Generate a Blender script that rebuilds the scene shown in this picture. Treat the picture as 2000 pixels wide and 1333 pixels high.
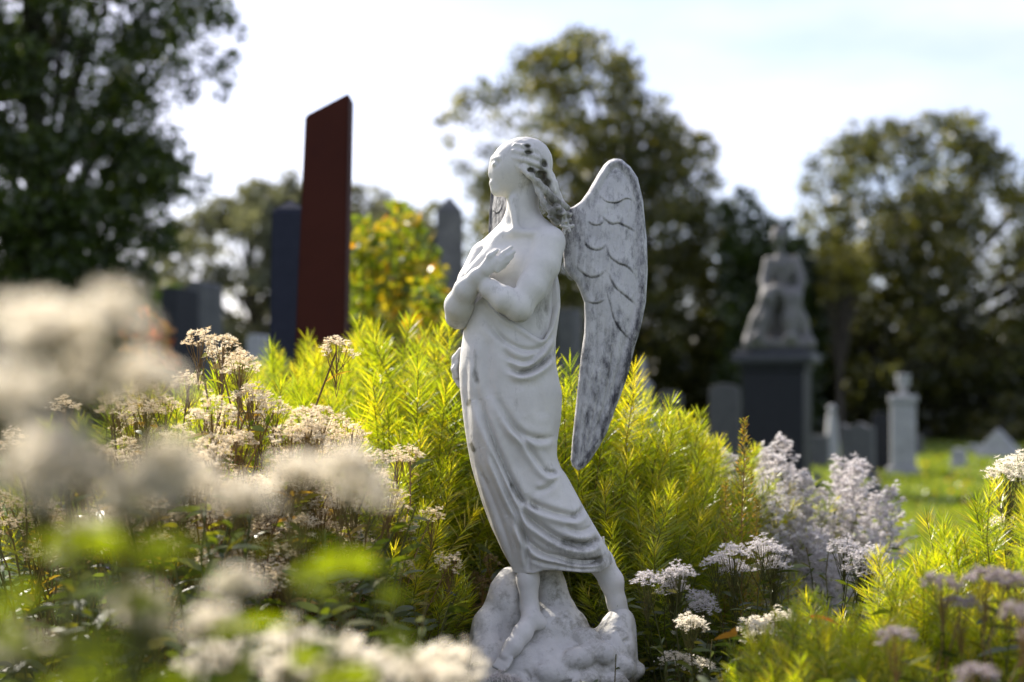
import bpy, math, random
import numpy as np
from mathutils import Vector, Matrix
R = math.radians
random.seed(7); rng = np.random.default_rng(7)
sc = bpy.context.scene
for o in list(bpy.data.objects): bpy.data.objects.remove(o)
C = sc.collection

# ------------------------------------------------------------------ camera, sky, sun, exposure
CAMZ = 1.0; F = 2777.8; HOR = 800.0
cam_d = bpy.data.cameras.new('camera'); cam = bpy.data.objects.new('camera', cam_d); C.objects.link(cam)
cam.location = (0, 0, CAMZ); cam.rotation_euler = (R(90), 0, 0)
cam_d.lens = 50; cam_d.sensor_width = 36; cam_d.shift_y = (HOR-666.5)/2000
cam_d.clip_start = 0.05; cam_d.clip_end = 2000
cam_d.dof.use_dof = True; cam_d.dof.focus_distance = 3.06; cam_d.dof.aperture_fstop = 2.0
sc.camera = cam
SUN_AZ, SUN_EL = R(36), R(36)           # azimuth measured to the left of the view direction
sun_dir = Vector((-math.sin(SUN_AZ)*math.cos(SUN_EL), math.cos(SUN_AZ)*math.cos(SUN_EL), math.sin(SUN_EL)))
w = bpy.data.worlds.new('World'); sc.world = w; w.use_nodes = True
nt = w.node_tree; nt.nodes.clear()
sky = nt.nodes.new('ShaderNodeTexSky'); sky.sky_type = 'NISHITA'; sky.sun_disc = False
sky.sun_elevation = SUN_EL; sky.sun_rotation = -SUN_AZ; sky.dust_density = 1.2; sky.air_density = 1.0; sky.ozone_density = 1.5
tc = nt.nodes.new('ShaderNodeTexCoord')
mp = nt.nodes.new('ShaderNodeMapping'); mp.inputs['Scale'].default_value = (1.2, 1.2, 4.0)
cn = nt.nodes.new('ShaderNodeTexNoise'); cn.inputs['Scale'].default_value = 2.2; cn.inputs['Detail'].default_value = 6
cr = nt.nodes.new('ShaderNodeValToRGB'); cr.color_ramp.elements[0].position = .33; cr.color_ramp.elements[1].position = .62
mx = nt.nodes.new('ShaderNodeMixRGB'); mx.inputs[2].default_value = (8.5, 8.4, 8.3, 1)
mf = nt.nodes.new('ShaderNodeMath'); mf.operation = 'MULTIPLY'; mf.inputs[1].default_value = .5
bg = nt.nodes.new('ShaderNodeBackground'); bg.inputs[1].default_value = 0.085
wo = nt.nodes.new('ShaderNodeOutputWorld')
L = nt.links.new
L(tc.outputs['Generated'], mp.inputs[0]); L(mp.outputs[0], cn.inputs[0]); L(cn.outputs[0], cr.inputs[0])
L(cr.outputs[0], mf.inputs[0]); L(mf.outputs[0], mx.inputs[0]); L(sky.outputs[0], mx.inputs[1]); wb = nt.nodes.new('ShaderNodeMixRGB'); wb.blend_type = 'MULTIPLY'; wb.inputs[0].default_value = 1; wb.inputs[2].default_value = (1.01, .975, 1.09, 1); L(mx.outputs[0], wb.inputs[1]); L(wb.outputs[0], bg.inputs[0]); L(bg.outputs[0], wo.inputs[0])
sl = bpy.data.lights.new('sun', 'SUN'); sl.energy = 5.0; sl.angle = R(.5); sl.color = (1, .92, .80)
so = bpy.data.objects.new('sun', sl); C.objects.link(so); so.rotation_euler = sun_dir.to_track_quat('Z', 'Y').to_euler()
sc.view_settings.view_transform = 'Standard'; sc.view_settings.look = 'None'; sc.view_settings.gamma = 1
sc.view_settings.exposure = 1.12
sc.render.engine = 'CYCLES'
sc.cycles.use_denoising = True
sc.cycles.max_bounces = 8; sc.cycles.transparent_max_bounces = 4; sc.cycles.diffuse_bounces = 4
sc.cycles.sample_clamp_indirect = 6

def at(px, py, d):                       # a point of the photo at distance d in the world
    return Vector(((px-1000)/F*d, d, CAMZ+(HOR-py)/F*d))
def gx(px, d): return (px-1000)/F*d

# ------------------------------------------------------------------ objects
def new_mesh(name, V, Q, smooth=True):
    V = np.asarray(V, np.float32); me = bpy.data.meshes.new(name)
    if isinstance(Q, np.ndarray):
        n = len(Q); k = Q.shape[1]
        me.vertices.add(len(V)); me.vertices.foreach_set('co', V.ravel())
        me.loops.add(n*k); me.loops.foreach_set('vertex_index', Q.astype(np.int32).ravel())
        me.polygons.add(n); me.polygons.foreach_set('loop_start', np.arange(n, dtype=np.int32)*k)
        me.update(calc_edges=True); me.validate()
    else:
        me.from_pydata(V.tolist(), [], [list(map(int, q)) for q in Q])
    me.polygons.foreach_set('use_smooth', [smooth]*len(me.polygons))
    me.update(); return me
def attr(me, name, vals):
    a = me.attributes.new(name, 'FLOAT', 'POINT'); a.data.foreach_set('value', np.asarray(vals, np.float32)); return me
def obj(name, me, mat, parent=None, loc=(0, 0, 0)):
    o = bpy.data.objects.new(name, me); C.objects.link(o); o.location = loc
    if mat and not me.materials: me.materials.append(mat)
    if parent: o.parent = parent
    return o
def tag(o, label=None, cat=None, group=None, kind=None):
    if label: o['label'] = label
    if cat: o['category'] = cat
    if group: o['group'] = group
    if kind: o['kind'] = kind
    return o
def thing(name, loc, label, cat, group=None, rz=0, s=1):
    o = bpy.data.objects.new(name, None); C.objects.link(o); o.location = loc; o.rotation_euler = (0, 0, rz); o.scale = (s, s, s)
    o.empty_display_size = .1
    return tag(o, label, cat, group)
def dup(root, loc, rz, s, label, kids=None):
    r = root.copy(); C.objects.link(r); r.location = loc; r.rotation_euler = (0, 0, rz); r.scale = (s, s, s); r['label'] = label
    for ch in (kids or list(root.children)):
        c = ch.copy(); C.objects.link(c); c.parent = r
    return r

# ------------------------------------------------------------------ materials
def nodes(name):
    m = bpy.data.materials.new(name); m.use_nodes = True; nt = m.node_tree; nt.nodes.clear()
    return m, nt, nt.nodes.new, nt.links.new
def ramp(nt, stops):
    r = nt.nodes.new('ShaderNodeValToRGB'); e = r.color_ramp.elements
    while len(e) < len(stops): e.new(.5)
    for k, (p, c) in enumerate(stops): e[k].position = p; e[k].color = (*c, 1)
    return r
def stone(name, a, b, scale=6, bump=.3, rough=.75, stain_shade=None, stain_lo=.55, stain_hi=.75, attr_stain_shade=None, fine=80, spec=.35, bdist=.01, streak=1):
    m, nt, N, L = nodes(name)
    tc = N('ShaderNodeTexCoord'); n1 = N('ShaderNodeTexNoise'); n1.inputs['Scale'].default_value = scale; n1.inputs['Detail'].default_value = 8; n1.inputs['Roughness'].default_value = .65
    L(tc.outputs['Object'], n1.inputs[0]); r = ramp(nt, [(.3, a), (.7, b)]); L(n1.outputs[0], r.inputs[0]); col = r.outputs[0]
    n2 = N('ShaderNodeTexNoise'); n2.inputs['Scale'].default_value = fine; n2.inputs['Detail'].default_value = 5; L(tc.outputs['Object'], n2.inputs[0])
    if stain_shade:
        n3 = N('ShaderNodeTexNoise'); n3.inputs['Scale'].default_value = scale*3.1; n3.inputs['Detail'].default_value = 10; n3.inputs['Roughness'].default_value = .75
        mpp = N('ShaderNodeMapping'); mpp.inputs['Scale'].default_value = (1, 1, streak); L(tc.outputs['Object'], mpp.inputs[0]); L(mpp.outputs[0], n3.inputs[0]); mr = N('ShaderNodeMapRange'); mr.inputs[1].default_value = stain_lo; mr.inputs[2].default_value = stain_hi
        L(n3.outputs[0], mr.inputs[0]); fac = mr.outputs[0]
        if attr_stain_shade:
            at_ = N('ShaderNodeAttribute'); at_.attribute_name = attr_stain_shade
            ad = N('ShaderNodeMath'); ad.operation = 'MULTIPLY_ADD'; ad.inputs[1].default_value = .75
            L(at_.outputs['Fac'], ad.inputs[0]); L(n3.outputs[0], ad.inputs[2])
            L(ad.outputs[0], mr.inputs[0])
        mx = N('ShaderNodeMixRGB'); mx.inputs[2].default_value = (*stain_shade, 1); L(fac, mx.inputs[0]); L(col, mx.inputs[1]); col = mx.outputs[0]
    p = N('ShaderNodeBsdfPrincipled'); p.inputs['Roughness'].default_value = rough; p.inputs['Specular IOR Level'].default_value = spec
    bp = N('ShaderNodeBump'); bp.inputs['Strength'].default_value = bump; bp.inputs['Distance'].default_value = bdist
    ma = N('ShaderNodeMath'); ma.operation = 'MULTIPLY_ADD'; ma.inputs[1].default_value = .35; L(n2.outputs[0], ma.inputs[0]); L(n1.outputs[0], ma.inputs[2])
    L(ma.outputs[0], bp.inputs['Height']); L(bp.outputs[0], p.inputs['Normal']); L(col, p.inputs['Base Color'])
    o = N('ShaderNodeOutputMaterial'); L(p.outputs[0], o.inputs[0]); return m
def leafmat(name, stops, trans=.5, tint=(1.3, 1.35, .6), gloss=.06, rough=.35, attrname='v'):
    m, nt, N, L = nodes(name)
    a = N('ShaderNodeAttribute'); a.attribute_name = attrname; r = ramp(nt, stops); L(a.outputs['Fac'], r.inputs[0])
    d = N('ShaderNodeBsdfDiffuse'); t = N('ShaderNodeBsdfTranslucent'); g = N('ShaderNodeBsdfGlossy'); g.inputs['Roughness'].default_value = rough
    mu = N('ShaderNodeMixRGB'); mu.blend_type = 'MULTIPLY'; mu.inputs[0].default_value = 1; mu.inputs[2].default_value = (*tint, 1)
    L(r.outputs[0], d.inputs[0]); L(r.outputs[0], mu.inputs[1]); L(mu.outputs[0], t.inputs[0])
    m1 = N('ShaderNodeMixShader'); m1.inputs[0].default_value = trans; L(d.outputs[0], m1.inputs[1]); L(t.outputs[0], m1.inputs[2])
    m2 = N('ShaderNodeMixShader'); m2.inputs[0].default_value = gloss; L(m1.outputs[0], m2.inputs[1]); L(g.outputs[0], m2.inputs[2])
    o = N('ShaderNodeOutputMaterial'); L(m2.outputs[0], o.inputs[0]); return m
def plain(name, c, rough=.7, spec=.4, metal=0):
    return stone(name, tuple(x*.85 for x in c), tuple(x*1.1 for x in c), 9, .15, rough, spec=spec)

M = {}
M['marble'] = stone('weathered_white_marble', (.53, .52, .495), (.70, .685, .65), 11, .45, .62, (.15, .145, .12), .60, .90, 'stain_shade', 120, bdist=.004, streak=.35)
M['wing'] = stone('wing_marble', (.46, .46, .47), (.62, .615, .61), 20, .7, .7, (.06, .06, .07), .50, .76, 'stain_shade', 110, bdist=.006, streak=.45)
M['rock'] = stone('statue_rock', (.50, .49, .47), (.68, .67, .63), 12, .7, .7, (.12, .11, .07), .58, .88, 'stain_shade', 110, bdist=.006)
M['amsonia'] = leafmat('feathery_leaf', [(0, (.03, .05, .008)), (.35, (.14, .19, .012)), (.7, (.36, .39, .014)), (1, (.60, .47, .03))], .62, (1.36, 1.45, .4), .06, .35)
M['green'] = leafmat('herb_leaf', [(0, (.03, .05, .010)), (.6, (.085, .115, .015)), (1, (.24, .22, .03))], .5, (1.45, 1.35, .4), .07)
M['fluff'] = leafmat('flower_fluff', [(0, (.60, .56, .46)), (.5, (.82, .79, .70)), (1, (.90, .89, .82))], .75, (1.08, 1.04, .98), .02)
M['nearleaf'] = leafmat('matte_leaf', [(0, (.04, .07, .012)), (.6, (.09, .13, .018)), (1, (.20, .22, .03))], .5, (1.35, 1.35, .45), .01, .7)
M['seed'] = leafmat('seed_fluff', [(0, (.58, .42, .18)), (.35, (.80, .73, .55)), (1, (.90, .88, .76))], .55, (1.05, .95, .85), .02)
M['brownfuzz'] = leafmat('brown_fuzz', [(0, (.10, .06, .03)), (.5, (.24, .17, .09)), (1, (.42, .34, .22))], .4, (1.1, .95, .7), .02)
M['lilac'] = leafmat('lilac_fluff', [(0, (.52, .48, .46)), (.5, (.72, .69, .68)), (1, (.86, .85, .84))], .45, (1, .98, 1), .02)
M['stem'] = leafmat('plant_stem', [(0, (.05, .05, .02)), (.6, (.10, .11, .03)), (1, (.16, .09, .04))], .15, gloss=.015, rough=.6)
M['redstem'] = leafmat('reddish_stem', [(0, (.10, .05, .02)), (1, (.34, .22, .06))], .3, gloss=.05)
M['tree_dark'] = leafmat('tree_leaf_dark', [(0, (.018, .030, .008)), (.7, (.05, .075, .012)), (1, (.14, .17, .02))], .4, (1.3, 1.4, .5), .05)
M['tree_mid'] = leafmat('tree_leaf_olive', [(0, (.03, .036, .012)), (.5, (.09, .10, .024)), (1, (.28, .25, .055))], .55, (1.35, 1.3, .55), .05)
M['tree_far'] = leafmat('tree_leaf_far', [(0, (.10, .11, .08)), (1, (.24, .23, .15))], .45, (1.3, 1.3, .7), .04)  # distance haze is put into these pale leaf colours
M['yellow'] = leafmat('autumn_leaf', [(0, (.10, .16, .02)), (.45, (.20, .26, .02)), (.75, (.50, .40, .03)), (1, (.70, .36, .03))], .5, (1.3, 1.2, .4), .05)
M['red_leaf'] = leafmat('rusty_leaf', [(0, (.30, .05, .02)), (.5, (.45, .12, .03)), (1, (.35, .25, .04))], .5, (1.5, 1.1, .6), .06)
M['bark'] = stone('tree_bark', (.03, .025, .02), (.07, .058, .045), 4, .8, .9, fine=30)

# ------------------------------------------------------------------ small mesh tools
def tubes(paths, k=6):
    """paths: list of (Nx3 points, radii) -> verts, quads of one mesh"""
    Vs, Qs, off = [], [], 0
    for P, r in paths:
        P = np.asarray(P, float); n = len(P); r = np.broadcast_to(np.asarray(r, float), (n,))
        T = np.gradient(P, axis=0); T /= np.linalg.norm(T, axis=1, keepdims=True)+1e-12
        ref = np.array([0, 0, 1.]) if abs(T[0, 2]) < .9 else np.array([1., 0, 0])
        A = np.cross(T, ref); A /= np.linalg.norm(A, axis=1, keepdims=True)+1e-12; B = np.cross(T, A)
        th = np.arange(k)/k*2*math.pi
        V = P[:, None]+r[:, None, None]*(A[:, None]*np.cos(th)[None, :, None]+B[:, None]*np.sin(th)[None, :, None])
        i = np.arange(n-1)[:, None]*k; j = np.arange(k)[None]; j2 = (j+1) % k
        Q = np.stack([i+j, i+j2, i+k+j2, i+k+j], -1).reshape(-1, 4)+off
        Vs.append(V.reshape(-1, 3)); Qs.append(Q); off += n*k
    return np.concatenate(Vs), np.concatenate(Qs)
def blades(P, D, Ln, W, droop=.15, seg=3, g=None):
    """narrow leaves: base P, direction D, length Ln, width W. Returns V,Q,(index of leaf per vertex)"""
    n = len(P); g = g or rng
    D = D/np.linalg.norm(D, axis=1, keepdims=True)
    U = g.normal(size=(n, 3)); S = np.cross(D, U); S /= np.linalg.norm(S, axis=1, keepdims=True)
    t = np.linspace(0, 1, seg+1); prof = np.array([.45, 1, .8, .05]) if seg == 3 else np.interp(t, [0, .3, .7, 1], [.4, 1, .8, .05])
    c = P[:, None]+D[:, None]*(Ln[:, None]*t)[:, :, None]; c[:, :, 2] -= droop*Ln[:, None]*t[None]**2
    h = S[:, None]*(W[:, None]*.5*prof[None])[:, :, None]
    V = np.stack([c-h, c+h], 2).reshape(-1, 3)
    m = 2*(seg+1); b = (np.arange(n)*m)[:, None]; k = np.arange(seg)[None]*2
    Q = np.stack([b+k, b+k+1, b+k+3, b+k+2], -1).reshape(-1, 4)
    return V, Q, np.repeat(np.arange(n), m)
def cards(P, size, aspect=.7, g=None, up=0):
    g = g or rng; n = len(P)
    A = g.normal(size=(n, 3)); A /= np.linalg.norm(A, axis=1, keepdims=True)
    U = g.normal(size=(n, 3)); U[:, 2] += up; B = np.cross(A, U); B /= np.linalg.norm(B, axis=1, keepdims=True)
    a = A*size[:, None]*.5; b = B*size[:, None]*.5*aspect
    V = np.stack([P-a, P+b*.9-a*.1, P+a, P-b*.9-a*.1], 1).reshape(-1, 3)      # kite shaped leaf
    return V, np.arange(n*4).reshape(-1, 4), np.repeat(np.arange(n), 4)
def join(parts):
    V, Q, off = [], [], 0
    for v, q in parts: V.append(v); Q.append(q+off); off += len(v)
    return np.concatenate(V), np.concatenate(Q)
def leafmesh(name, V, Q, idx, vals): return attr(new_mesh(name, V, Q), 'v', vals[idx])

# ------------------------------------------------------------------ sculpting by distance field
class Field:
    def __init__(s, lo, hi, h):
        s.lo = np.array(lo, float); s.h = h; s.n = np.ceil((np.array(hi)-s.lo)/h).astype(int)+1
        s.F = np.full(s.n, 60., np.float32)
    def block(s, lo, hi):
        a = np.clip(np.floor((np.array(lo)-s.lo)/s.h).astype(int), 0, s.n); b = np.clip(np.ceil((np.array(hi)-s.lo)/s.h).astype(int)+1, 0, s.n)
        sl = tuple(slice(x, y) for x, y in zip(a, b))
        ax = [s.lo[i]+s.h*np.arange(a[i], b[i]) for i in range(3)]
        return sl, ax[0][:, None, None].astype(np.float32), ax[1][None, :, None].astype(np.float32), ax[2][None, None, :].astype(np.float32)
    def comb(s, sl, d, k, sub=False):
        a = s.F[sl]
        if sub: a = -a
        h = np.clip(.5+.5*(d-a)/k, 0, 1); r = d*(1-h)+a*h-k*h*(1-h)
        s.F[sl] = -r if sub else r
    def cone(s, a, b, ra, rb, k=8, sub=False):
        a = np.array(a, float); b = np.array(b, float); m = max(ra, rb)+k+8
        sl, X, Y, Z = s.block(np.minimum(a, b)-m, np.maximum(a, b)+m)
        ab = b-a; L2 = (ab**2).sum()+1e-9
        t = np.clip(((X-a[0])*ab[0]+(Y-a[1])*ab[1]+(Z-a[2])*ab[2])/L2, 0, 1)
        d = np.sqrt((X-a[0]-t*ab[0])**2+(Y-a[1]-t*ab[1])**2+(Z-a[2]-t*ab[2])**2)-(ra+(rb-ra)*t)
        s.comb(sl, d, k, sub)
    def chain(s, pts, k=8, sub=False):
        for p, q in zip(pts[:-1], pts[1:]): s.cone(p[:3], q[:3], p[3], q[3], k, sub)
    def ell(s, c, r, k=8, rot=0, sub=False, roty=0):
        """ellipsoid; rot turns about the vertical axis, roty tilts in the x-z plane"""
        c = np.array(c, float); m = max(r)+k+8
        sl, X, Y, Z = s.block(c-m, c+m); X = X-c[0]; Y = Y-c[1]; Z = Z-c[2]
        if roty: cs, sn = math.cos(roty), math.sin(roty); X, Z = X*cs+Z*sn, -X*sn+Z*cs
        if rot: cs, sn = math.cos(rot), math.sin(rot); X, Y = X*cs+Y*sn, -X*sn+Y*cs
        q = np.sqrt((X/r[0])**2+(Y/r[1])**2+(Z/r[2])**2)+1e-6; q2 = np.sqrt((X/r[0]**2)**2+(Y/r[1]**2)**2+(Z/r[2]**2)**2)+1e-6
        s.comb(sl, q*(q-1)/q2, k, sub)
    def box(s, c, b, rnd=3, k=3, sub=False):
        c = np.array(c, float); b = np.array(b, float); sl, X, Y, Z = s.block(c-b-k-8, c+b+k+8)
        qx, qy, qz = abs(X-c[0])-b[0]+rnd, abs(Y-c[1])-b[1]+rnd, abs(Z-c[2])-b[2]+rnd
        d = np.sqrt(np.maximum(qx, 0)**2+np.maximum(qy, 0)**2+np.maximum(qz, 0)**2)+np.minimum(np.maximum(qx, np.maximum(qy, qz)), 0)-rnd
        s.comb(sl, d, k, sub)
    def noise(s, amp, scale, seed=1):
        g = np.random.default_rng(seed); sl, X, Y, Z = s.block(s.lo, s.lo+s.h*s.n)
        N = 0
        for i in range(7):
            f = g.normal(size=3)/scale*(1+.35*i); ph = g.uniform(0, 6.28)
            N = N+np.sin(X*f[0]+Y*f[1]+Z*f[2]+ph)/(1+.35*i)
        s.F += (amp*N/3).astype(np.float32)[:s.n[0], :s.n[1], :s.n[2]]
    def mesh(s):
        Fv = s.F; ins = Fv < 0; n = np.array(Fv.shape)
        cnt = sum(ins[i:n[0]-1+i, j:n[1]-1+j, k:n[2]-1+k].astype(np.int8) for i in (0, 1) for j in (0, 1) for k in (0, 1))
        act = (cnt > 0) & (cnt < 8); I = np.argwhere(act); vid = np.full(act.shape, -1, np.int32); vid[act] = np.arange(len(I))
        cor = np.array([(i, j, k) for i in (0, 1) for j in (0, 1) for k in (0, 1)])
        val = np.stack([Fv[I[:, 0]+c[0], I[:, 1]+c[1], I[:, 2]+c[2]] for c in cor], 1)
        acc = np.zeros((len(I), 3)); num = np.zeros(len(I))
        for a in range(8):
            for b in range(a+1, 8):
                if np.abs(cor[a]-cor[b]).sum() != 1: continue
                va, vb = val[:, a], val[:, b]; x = (va < 0) != (vb < 0)
                t = np.where(x, va/np.where(x, va-vb, 1), 0)[:, None]
                acc += np.where(x[:, None], cor[a]+(cor[b]-cor[a])*t, 0); num += x
        V = s.lo+s.h*(I+acc/num[:, None])
        Q = []
        for ax in range(3):
            o = [1, 1, 1]; o[ax] = 0
            sl0 = tuple(slice(o[i], n[i]-1) for i in range(3)); sh = [slice(o[i], n[i]-1) for i in range(3)]; sh[ax] = slice(1, n[ax])
            A = ins[sl0]; B = ins[tuple(sh)]; X = np.argwhere(A != B)
            if not len(X): continue
            P = X+np.array(o); neg = A[X[:, 0], X[:, 1], X[:, 2]]
            u, v = [(1, 2), (2, 0), (0, 1)][ax]; du = np.zeros(3, int); dv = np.zeros(3, int); du[u] = 1; dv[v] = 1
            q = np.stack([vid[tuple((P-du-dv).T)], vid[tuple((P-dv).T)], vid[tuple(P.T)], vid[tuple((P-du).T)]], 1)
            q[~neg] = q[~neg][:, ::-1]; Q.append(q)
        Q = np.concatenate(Q); Q = Q[(Q >= 0).all(1)]
        E = np.concatenate([Q[:, [0, 1]], Q[:, [1, 2]], Q[:, [2, 3]], Q[:, [3, 0]]])      # one light smoothing pass
        for _ in range(2):
            S = np.zeros_like(V); c = np.zeros(len(V))
            for d in range(3):
                S[:, d] = np.bincount(E[:, 0], V[E[:, 1], d], len(V))+np.bincount(E[:, 1], V[E[:, 0], d], len(V))
            c = np.bincount(E[:, 0], minlength=len(V))+np.bincount(E[:, 1], minlength=len(V))
            V = V*.6+.4*S/np.maximum(c, 1)[:, None]
        return V, Q
def vnoise(V, scale, seed=0, oct=3):
    g = np.random.default_rng(seed); N = 0
    for o in range(oct):
        for i in range(5):
            f = g.normal(size=3)/scale*2**o; N = N+np.sin(V@f+g.uniform(0, 6.28))/2**o
    return N/5
def polydist(x, y, pts):
    """signed distance to a polyline and the running parameter 0..1"""
    best = np.full(x.shape, 1e9); sgn = np.zeros(x.shape); par = np.zeros(x.shape)
    n = len(pts)-1
    for i in range(n):
        ax, ay = pts[i]; bx, by = pts[i+1]; dx, dy = bx-ax, by-ay; L2 = dx*dx+dy*dy
        t = np.clip(((x-ax)*dx+(y-ay)*dy)/L2, 0, 1); ex, ey = x-ax-t*dx, y-ay-t*dy; d = np.hypot(ex, ey)
        m = d < best; best = np.where(m, d, best); sgn = np.where(m, np.sign(dx*ey-dy*ex), sgn); par = np.where(m, (i+t)/n, par)
    return best, sgn, par

def smooth_line(pts, k=4):
    P = np.array(pts, float)
    if len(P) < 3: return pts
    E = np.concatenate([[2*P[0]-P[1]], P, [2*P[-1]-P[-2]]]); out = []
    for i in range(len(P)-1):
        a, b, c, d = E[i:i+4]
        for t in np.arange(k)/k: out.append(.5*((2*b)+(c-a)*t+(2*a-5*b+4*c-d)*t*t+(3*b-a-3*c+d)*t**3))
    out.append(P[-1]); return [tuple(q) for q in out]

# ------------------------------------------------------------------ THE ANGEL STATUE (sculpted in photo pixels, 1.116 mm each)
SD = 3.1; S = SD/F; SX, SZ = 1080., 1372.
def to_local(V):
    V = np.asarray(V, float); return np.stack([(V[:, 0]-SX)*S, V[:, 1]*S, (V[:, 2]+SZ)*S], 1)
p0 = at(SX, SZ, SD); PLZ = p0.z
angel = thing('angel_statue', (p0.x, SD, PLZ), 'white marble winged figure with crossed arms standing among yellow green plants', 'statue')

HOLES = [(1030, -44, -293, 7, 3), (1032, -48, -306, 9, 3.5), (1062, -38, -326, 6, 8), (1056, -40, -346, 10, 4.5), (1036, -48, -341, 7, 5), (1068, -38, -362, 9, 5)]
def build_body():
    f = Field((862, -130, -1300), (1250, 125, -262), 2.1)
    # head
    f.ell((1023, 0, -320), (55, 45, 51), 4)
    f.ell((991, -2, -333), (34, 34, 48), 14, roty=-.10)
    f.cone((975, -3, -367), (1028, -24, -352), 12, 13, 12); f.cone((975, 0, -367), (1028, 22, -352), 12, 13, 12)
    f.ell((972, -3, -372), (12, 13, 11), 8)
    f.cone((964, -2, -312), (960, -2, -341), 5, 6, 9)                         # worn nose
    f.ell((963, -4, -359), (7, 11, 4), 8)                                      # lips
    f.ell((966, -28, -324), (9, 7, 5), 8, sub=True); f.ell((962, 27, -324), (9, 7, 5), 8, sub=True)
    f.ell((967, -23, -325), (6, 6, 4.5), 5); f.ell((963, 21, -325), (6, 6, 4.5), 5)
    f.cone((962, -12, -313), (978, -31, -314), 2.5, 2.5, 5)
    f.ell((1032, -42, -340), (8, 5, 13), 3); f.ell((1031, -46, -340), (4, 3, 8), 2, sub=True)   # ear
    for (x, y, z, a, b) in HOLES: f.ell((x, y+3, z), (a, 11, b), 2, sub=True)
    # neck, shoulders, chest
    f.cone((1022, 4, -375), (1018, 4, -462), 30, 34, 14)
    f.cone((1000, -24, -395), (1008, -40, -455), 7, 6, 12)
    f.cone((1035, 4, -432), (1076, -38, -474), 22, 26, 16); f.cone((1005, 10, -440), (950, 42, -492), 22, 26, 18)
    f.ell((1010, 0, -535), (76, 58, 92), 20, rot=-.5)
    f.ell((985, -42, -520), (34, 22, 30), 18); f.ell((1028, -52, -530), (28, 16, 26), 16)
    f.ell((1004, 0, -640), (80, 54, 100), 26)
    f.cone((1008, -42, -460), (1056, -50, -462), 4, 6, 14); f.cone((998, -40, -461), (958, 0, -478), 4, 6, 14)
    f.cone((986, -16, -470), (928, -24, -540), 19, 20, 16)
    # near arm
    f.chain([(1071, -46, -484, 31), (1060, -60, -525, 31), (1037, -78, -570, 28), (1013, -88, -607, 25)], 8)
    f.ell((1014, -86, -611), (25, 22, 24), 8)
    f.chain([(1012, -90, -605, 25), (985, -94, -592, 25), (958, -88, -572, 19), (944, -78, -560, 14)], 7)
    f.ell((936, -66, -556), (17, 10, 14), 8, rot=.5)
    f.cone((1036, -76, -552), (1000, -84, -578), 3.5, 5, 5, sub=True)
    f.cone((932, -74, -578), (962, -96, -548), 3, 3, 4, sub=True)
    for i, dz in enumerate((-8, -2, 4, 10)):
        f.chain([(930, -62, -556+dz*.8, 5), (920, -46, -556+dz*.8, 4.6), (914, -30, -556+dz*.8, 4)], 2.5)
    # far arm
    f.chain([(946, 38, -500, 31), (924, 20, -548, 30), (900, -5, -612, 27)], 8)
    f.chain([(896, -20, -619, 26), (898, -42, -600, 27), (912, -68, -572, 22), (934, -86, -549, 15), (948, -94, -538, 12.5)], 8)
    # far hand: palm, four fingers, thumb
    f.ell((960, -98, -528), (21, 9, 15), 7, roty=.62)
    for i, (a, b, c) in enumerate([((974, -101, -519), (985, -99, -506), (999, -92, -494)), ((977, -102, -524), (990, -101, -513), (1004, -93, -502)),
                                   ((976, -101, -531), (989, -100, -521), (1001, -93, -511)), ((972, -99, -538), (984, -97, -529), (993, -90, -521))]):
        f.chain([(*a, 6), (*b, 5.3), (*c, 3.8)], 2.2)
    f.chain([(950, -97, -530, 7), (958, -101, -512, 6), (972, -98, -501, 4.5)], 4)
    # legs and feet
    f.chain([(1015, 0, -760, 55), (1020, -5, -930, 40), (1026, -8, -1060, 27), (1031, -16, -1130, 21), (1034, -22, -1185, 17), (1038, -34, -1200, 18)], 10)
    f.chain([(1038, -34, -1203, 18), (1020, -62, -1228, 18), (1002, -82, -1250, 16), (988, -92, -1266, 13)], 9)
    f.ell((1054, -36, -1212), (16, 15, 14), 9)
    f.ell((1036, -54, -1200), (5, 4, 6), 5)
    for i in range(5):
        o = i*6.2; f.chain([(986-i*1.5+o*.75, -98-o*.45+8, -1264-o*.28, 6.5-i*.5), (974+o*.72, -104-o*.45+8, -1276-o*.3, 5.6-i*.5), (967+o*.7, -107-o*.42+8, -1283-o*.3, 5-i*.5)], 2.5)
    f.chain([(1026, 10, -760, 46), (1040, 10, -880, 36), (1084, 16, -980, 34), (1136, 20, -1055, 30), (1174, 22, -1100, 25), (1196, 22, -1138, 22.5), (1206, 22, -1180, 18), (1212, 22, -1205, 19)], 10)
    f.chain([(1213, 22, -1207, 18), (1206, -4, -1222, 15), (1200, -22, -1232, 11)], 8)
    return f
def in_hair(V):
    return V
fb = build_body(); V, Q = fb.mesh()
stn_shade = np.clip(vnoise(V, 30, 3), 0, 1)*.15
for (a, b, cc, r, s_) in [(1090, -40, -600, 30, .3), (1016, -90, -628, 16, .32), (1070, -60, -590, 26, .22), (905, -40, -640, 18, .25), (1000, -40, -385, 26, .16), (1036, -40, -345, 16, .4), (1085, -30, -440, 22, .4)]:  # shade painted under chin and elbows, behind the arm, in the ear hollow
    stn_shade += s_*np.exp(-((V[:, 0]-a)**2+(V[:, 1]-b)**2+(V[:, 2]-cc)**2)/(r*r))
for (x_h, y_h, z_h, a_h, b_h) in HOLES: stn_shade += .7*np.exp(-((V[:, 0]-x_h)/a_h)**2-((V[:, 2]-z_h)/b_h)**2)*(V[:, 1] < 0)  # painted shade on the head inside the hair hollows
body = obj('body', attr(new_mesh('body', to_local(V), Q), 'stain_shade', stn_shade), M['marble'], angel)

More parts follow.
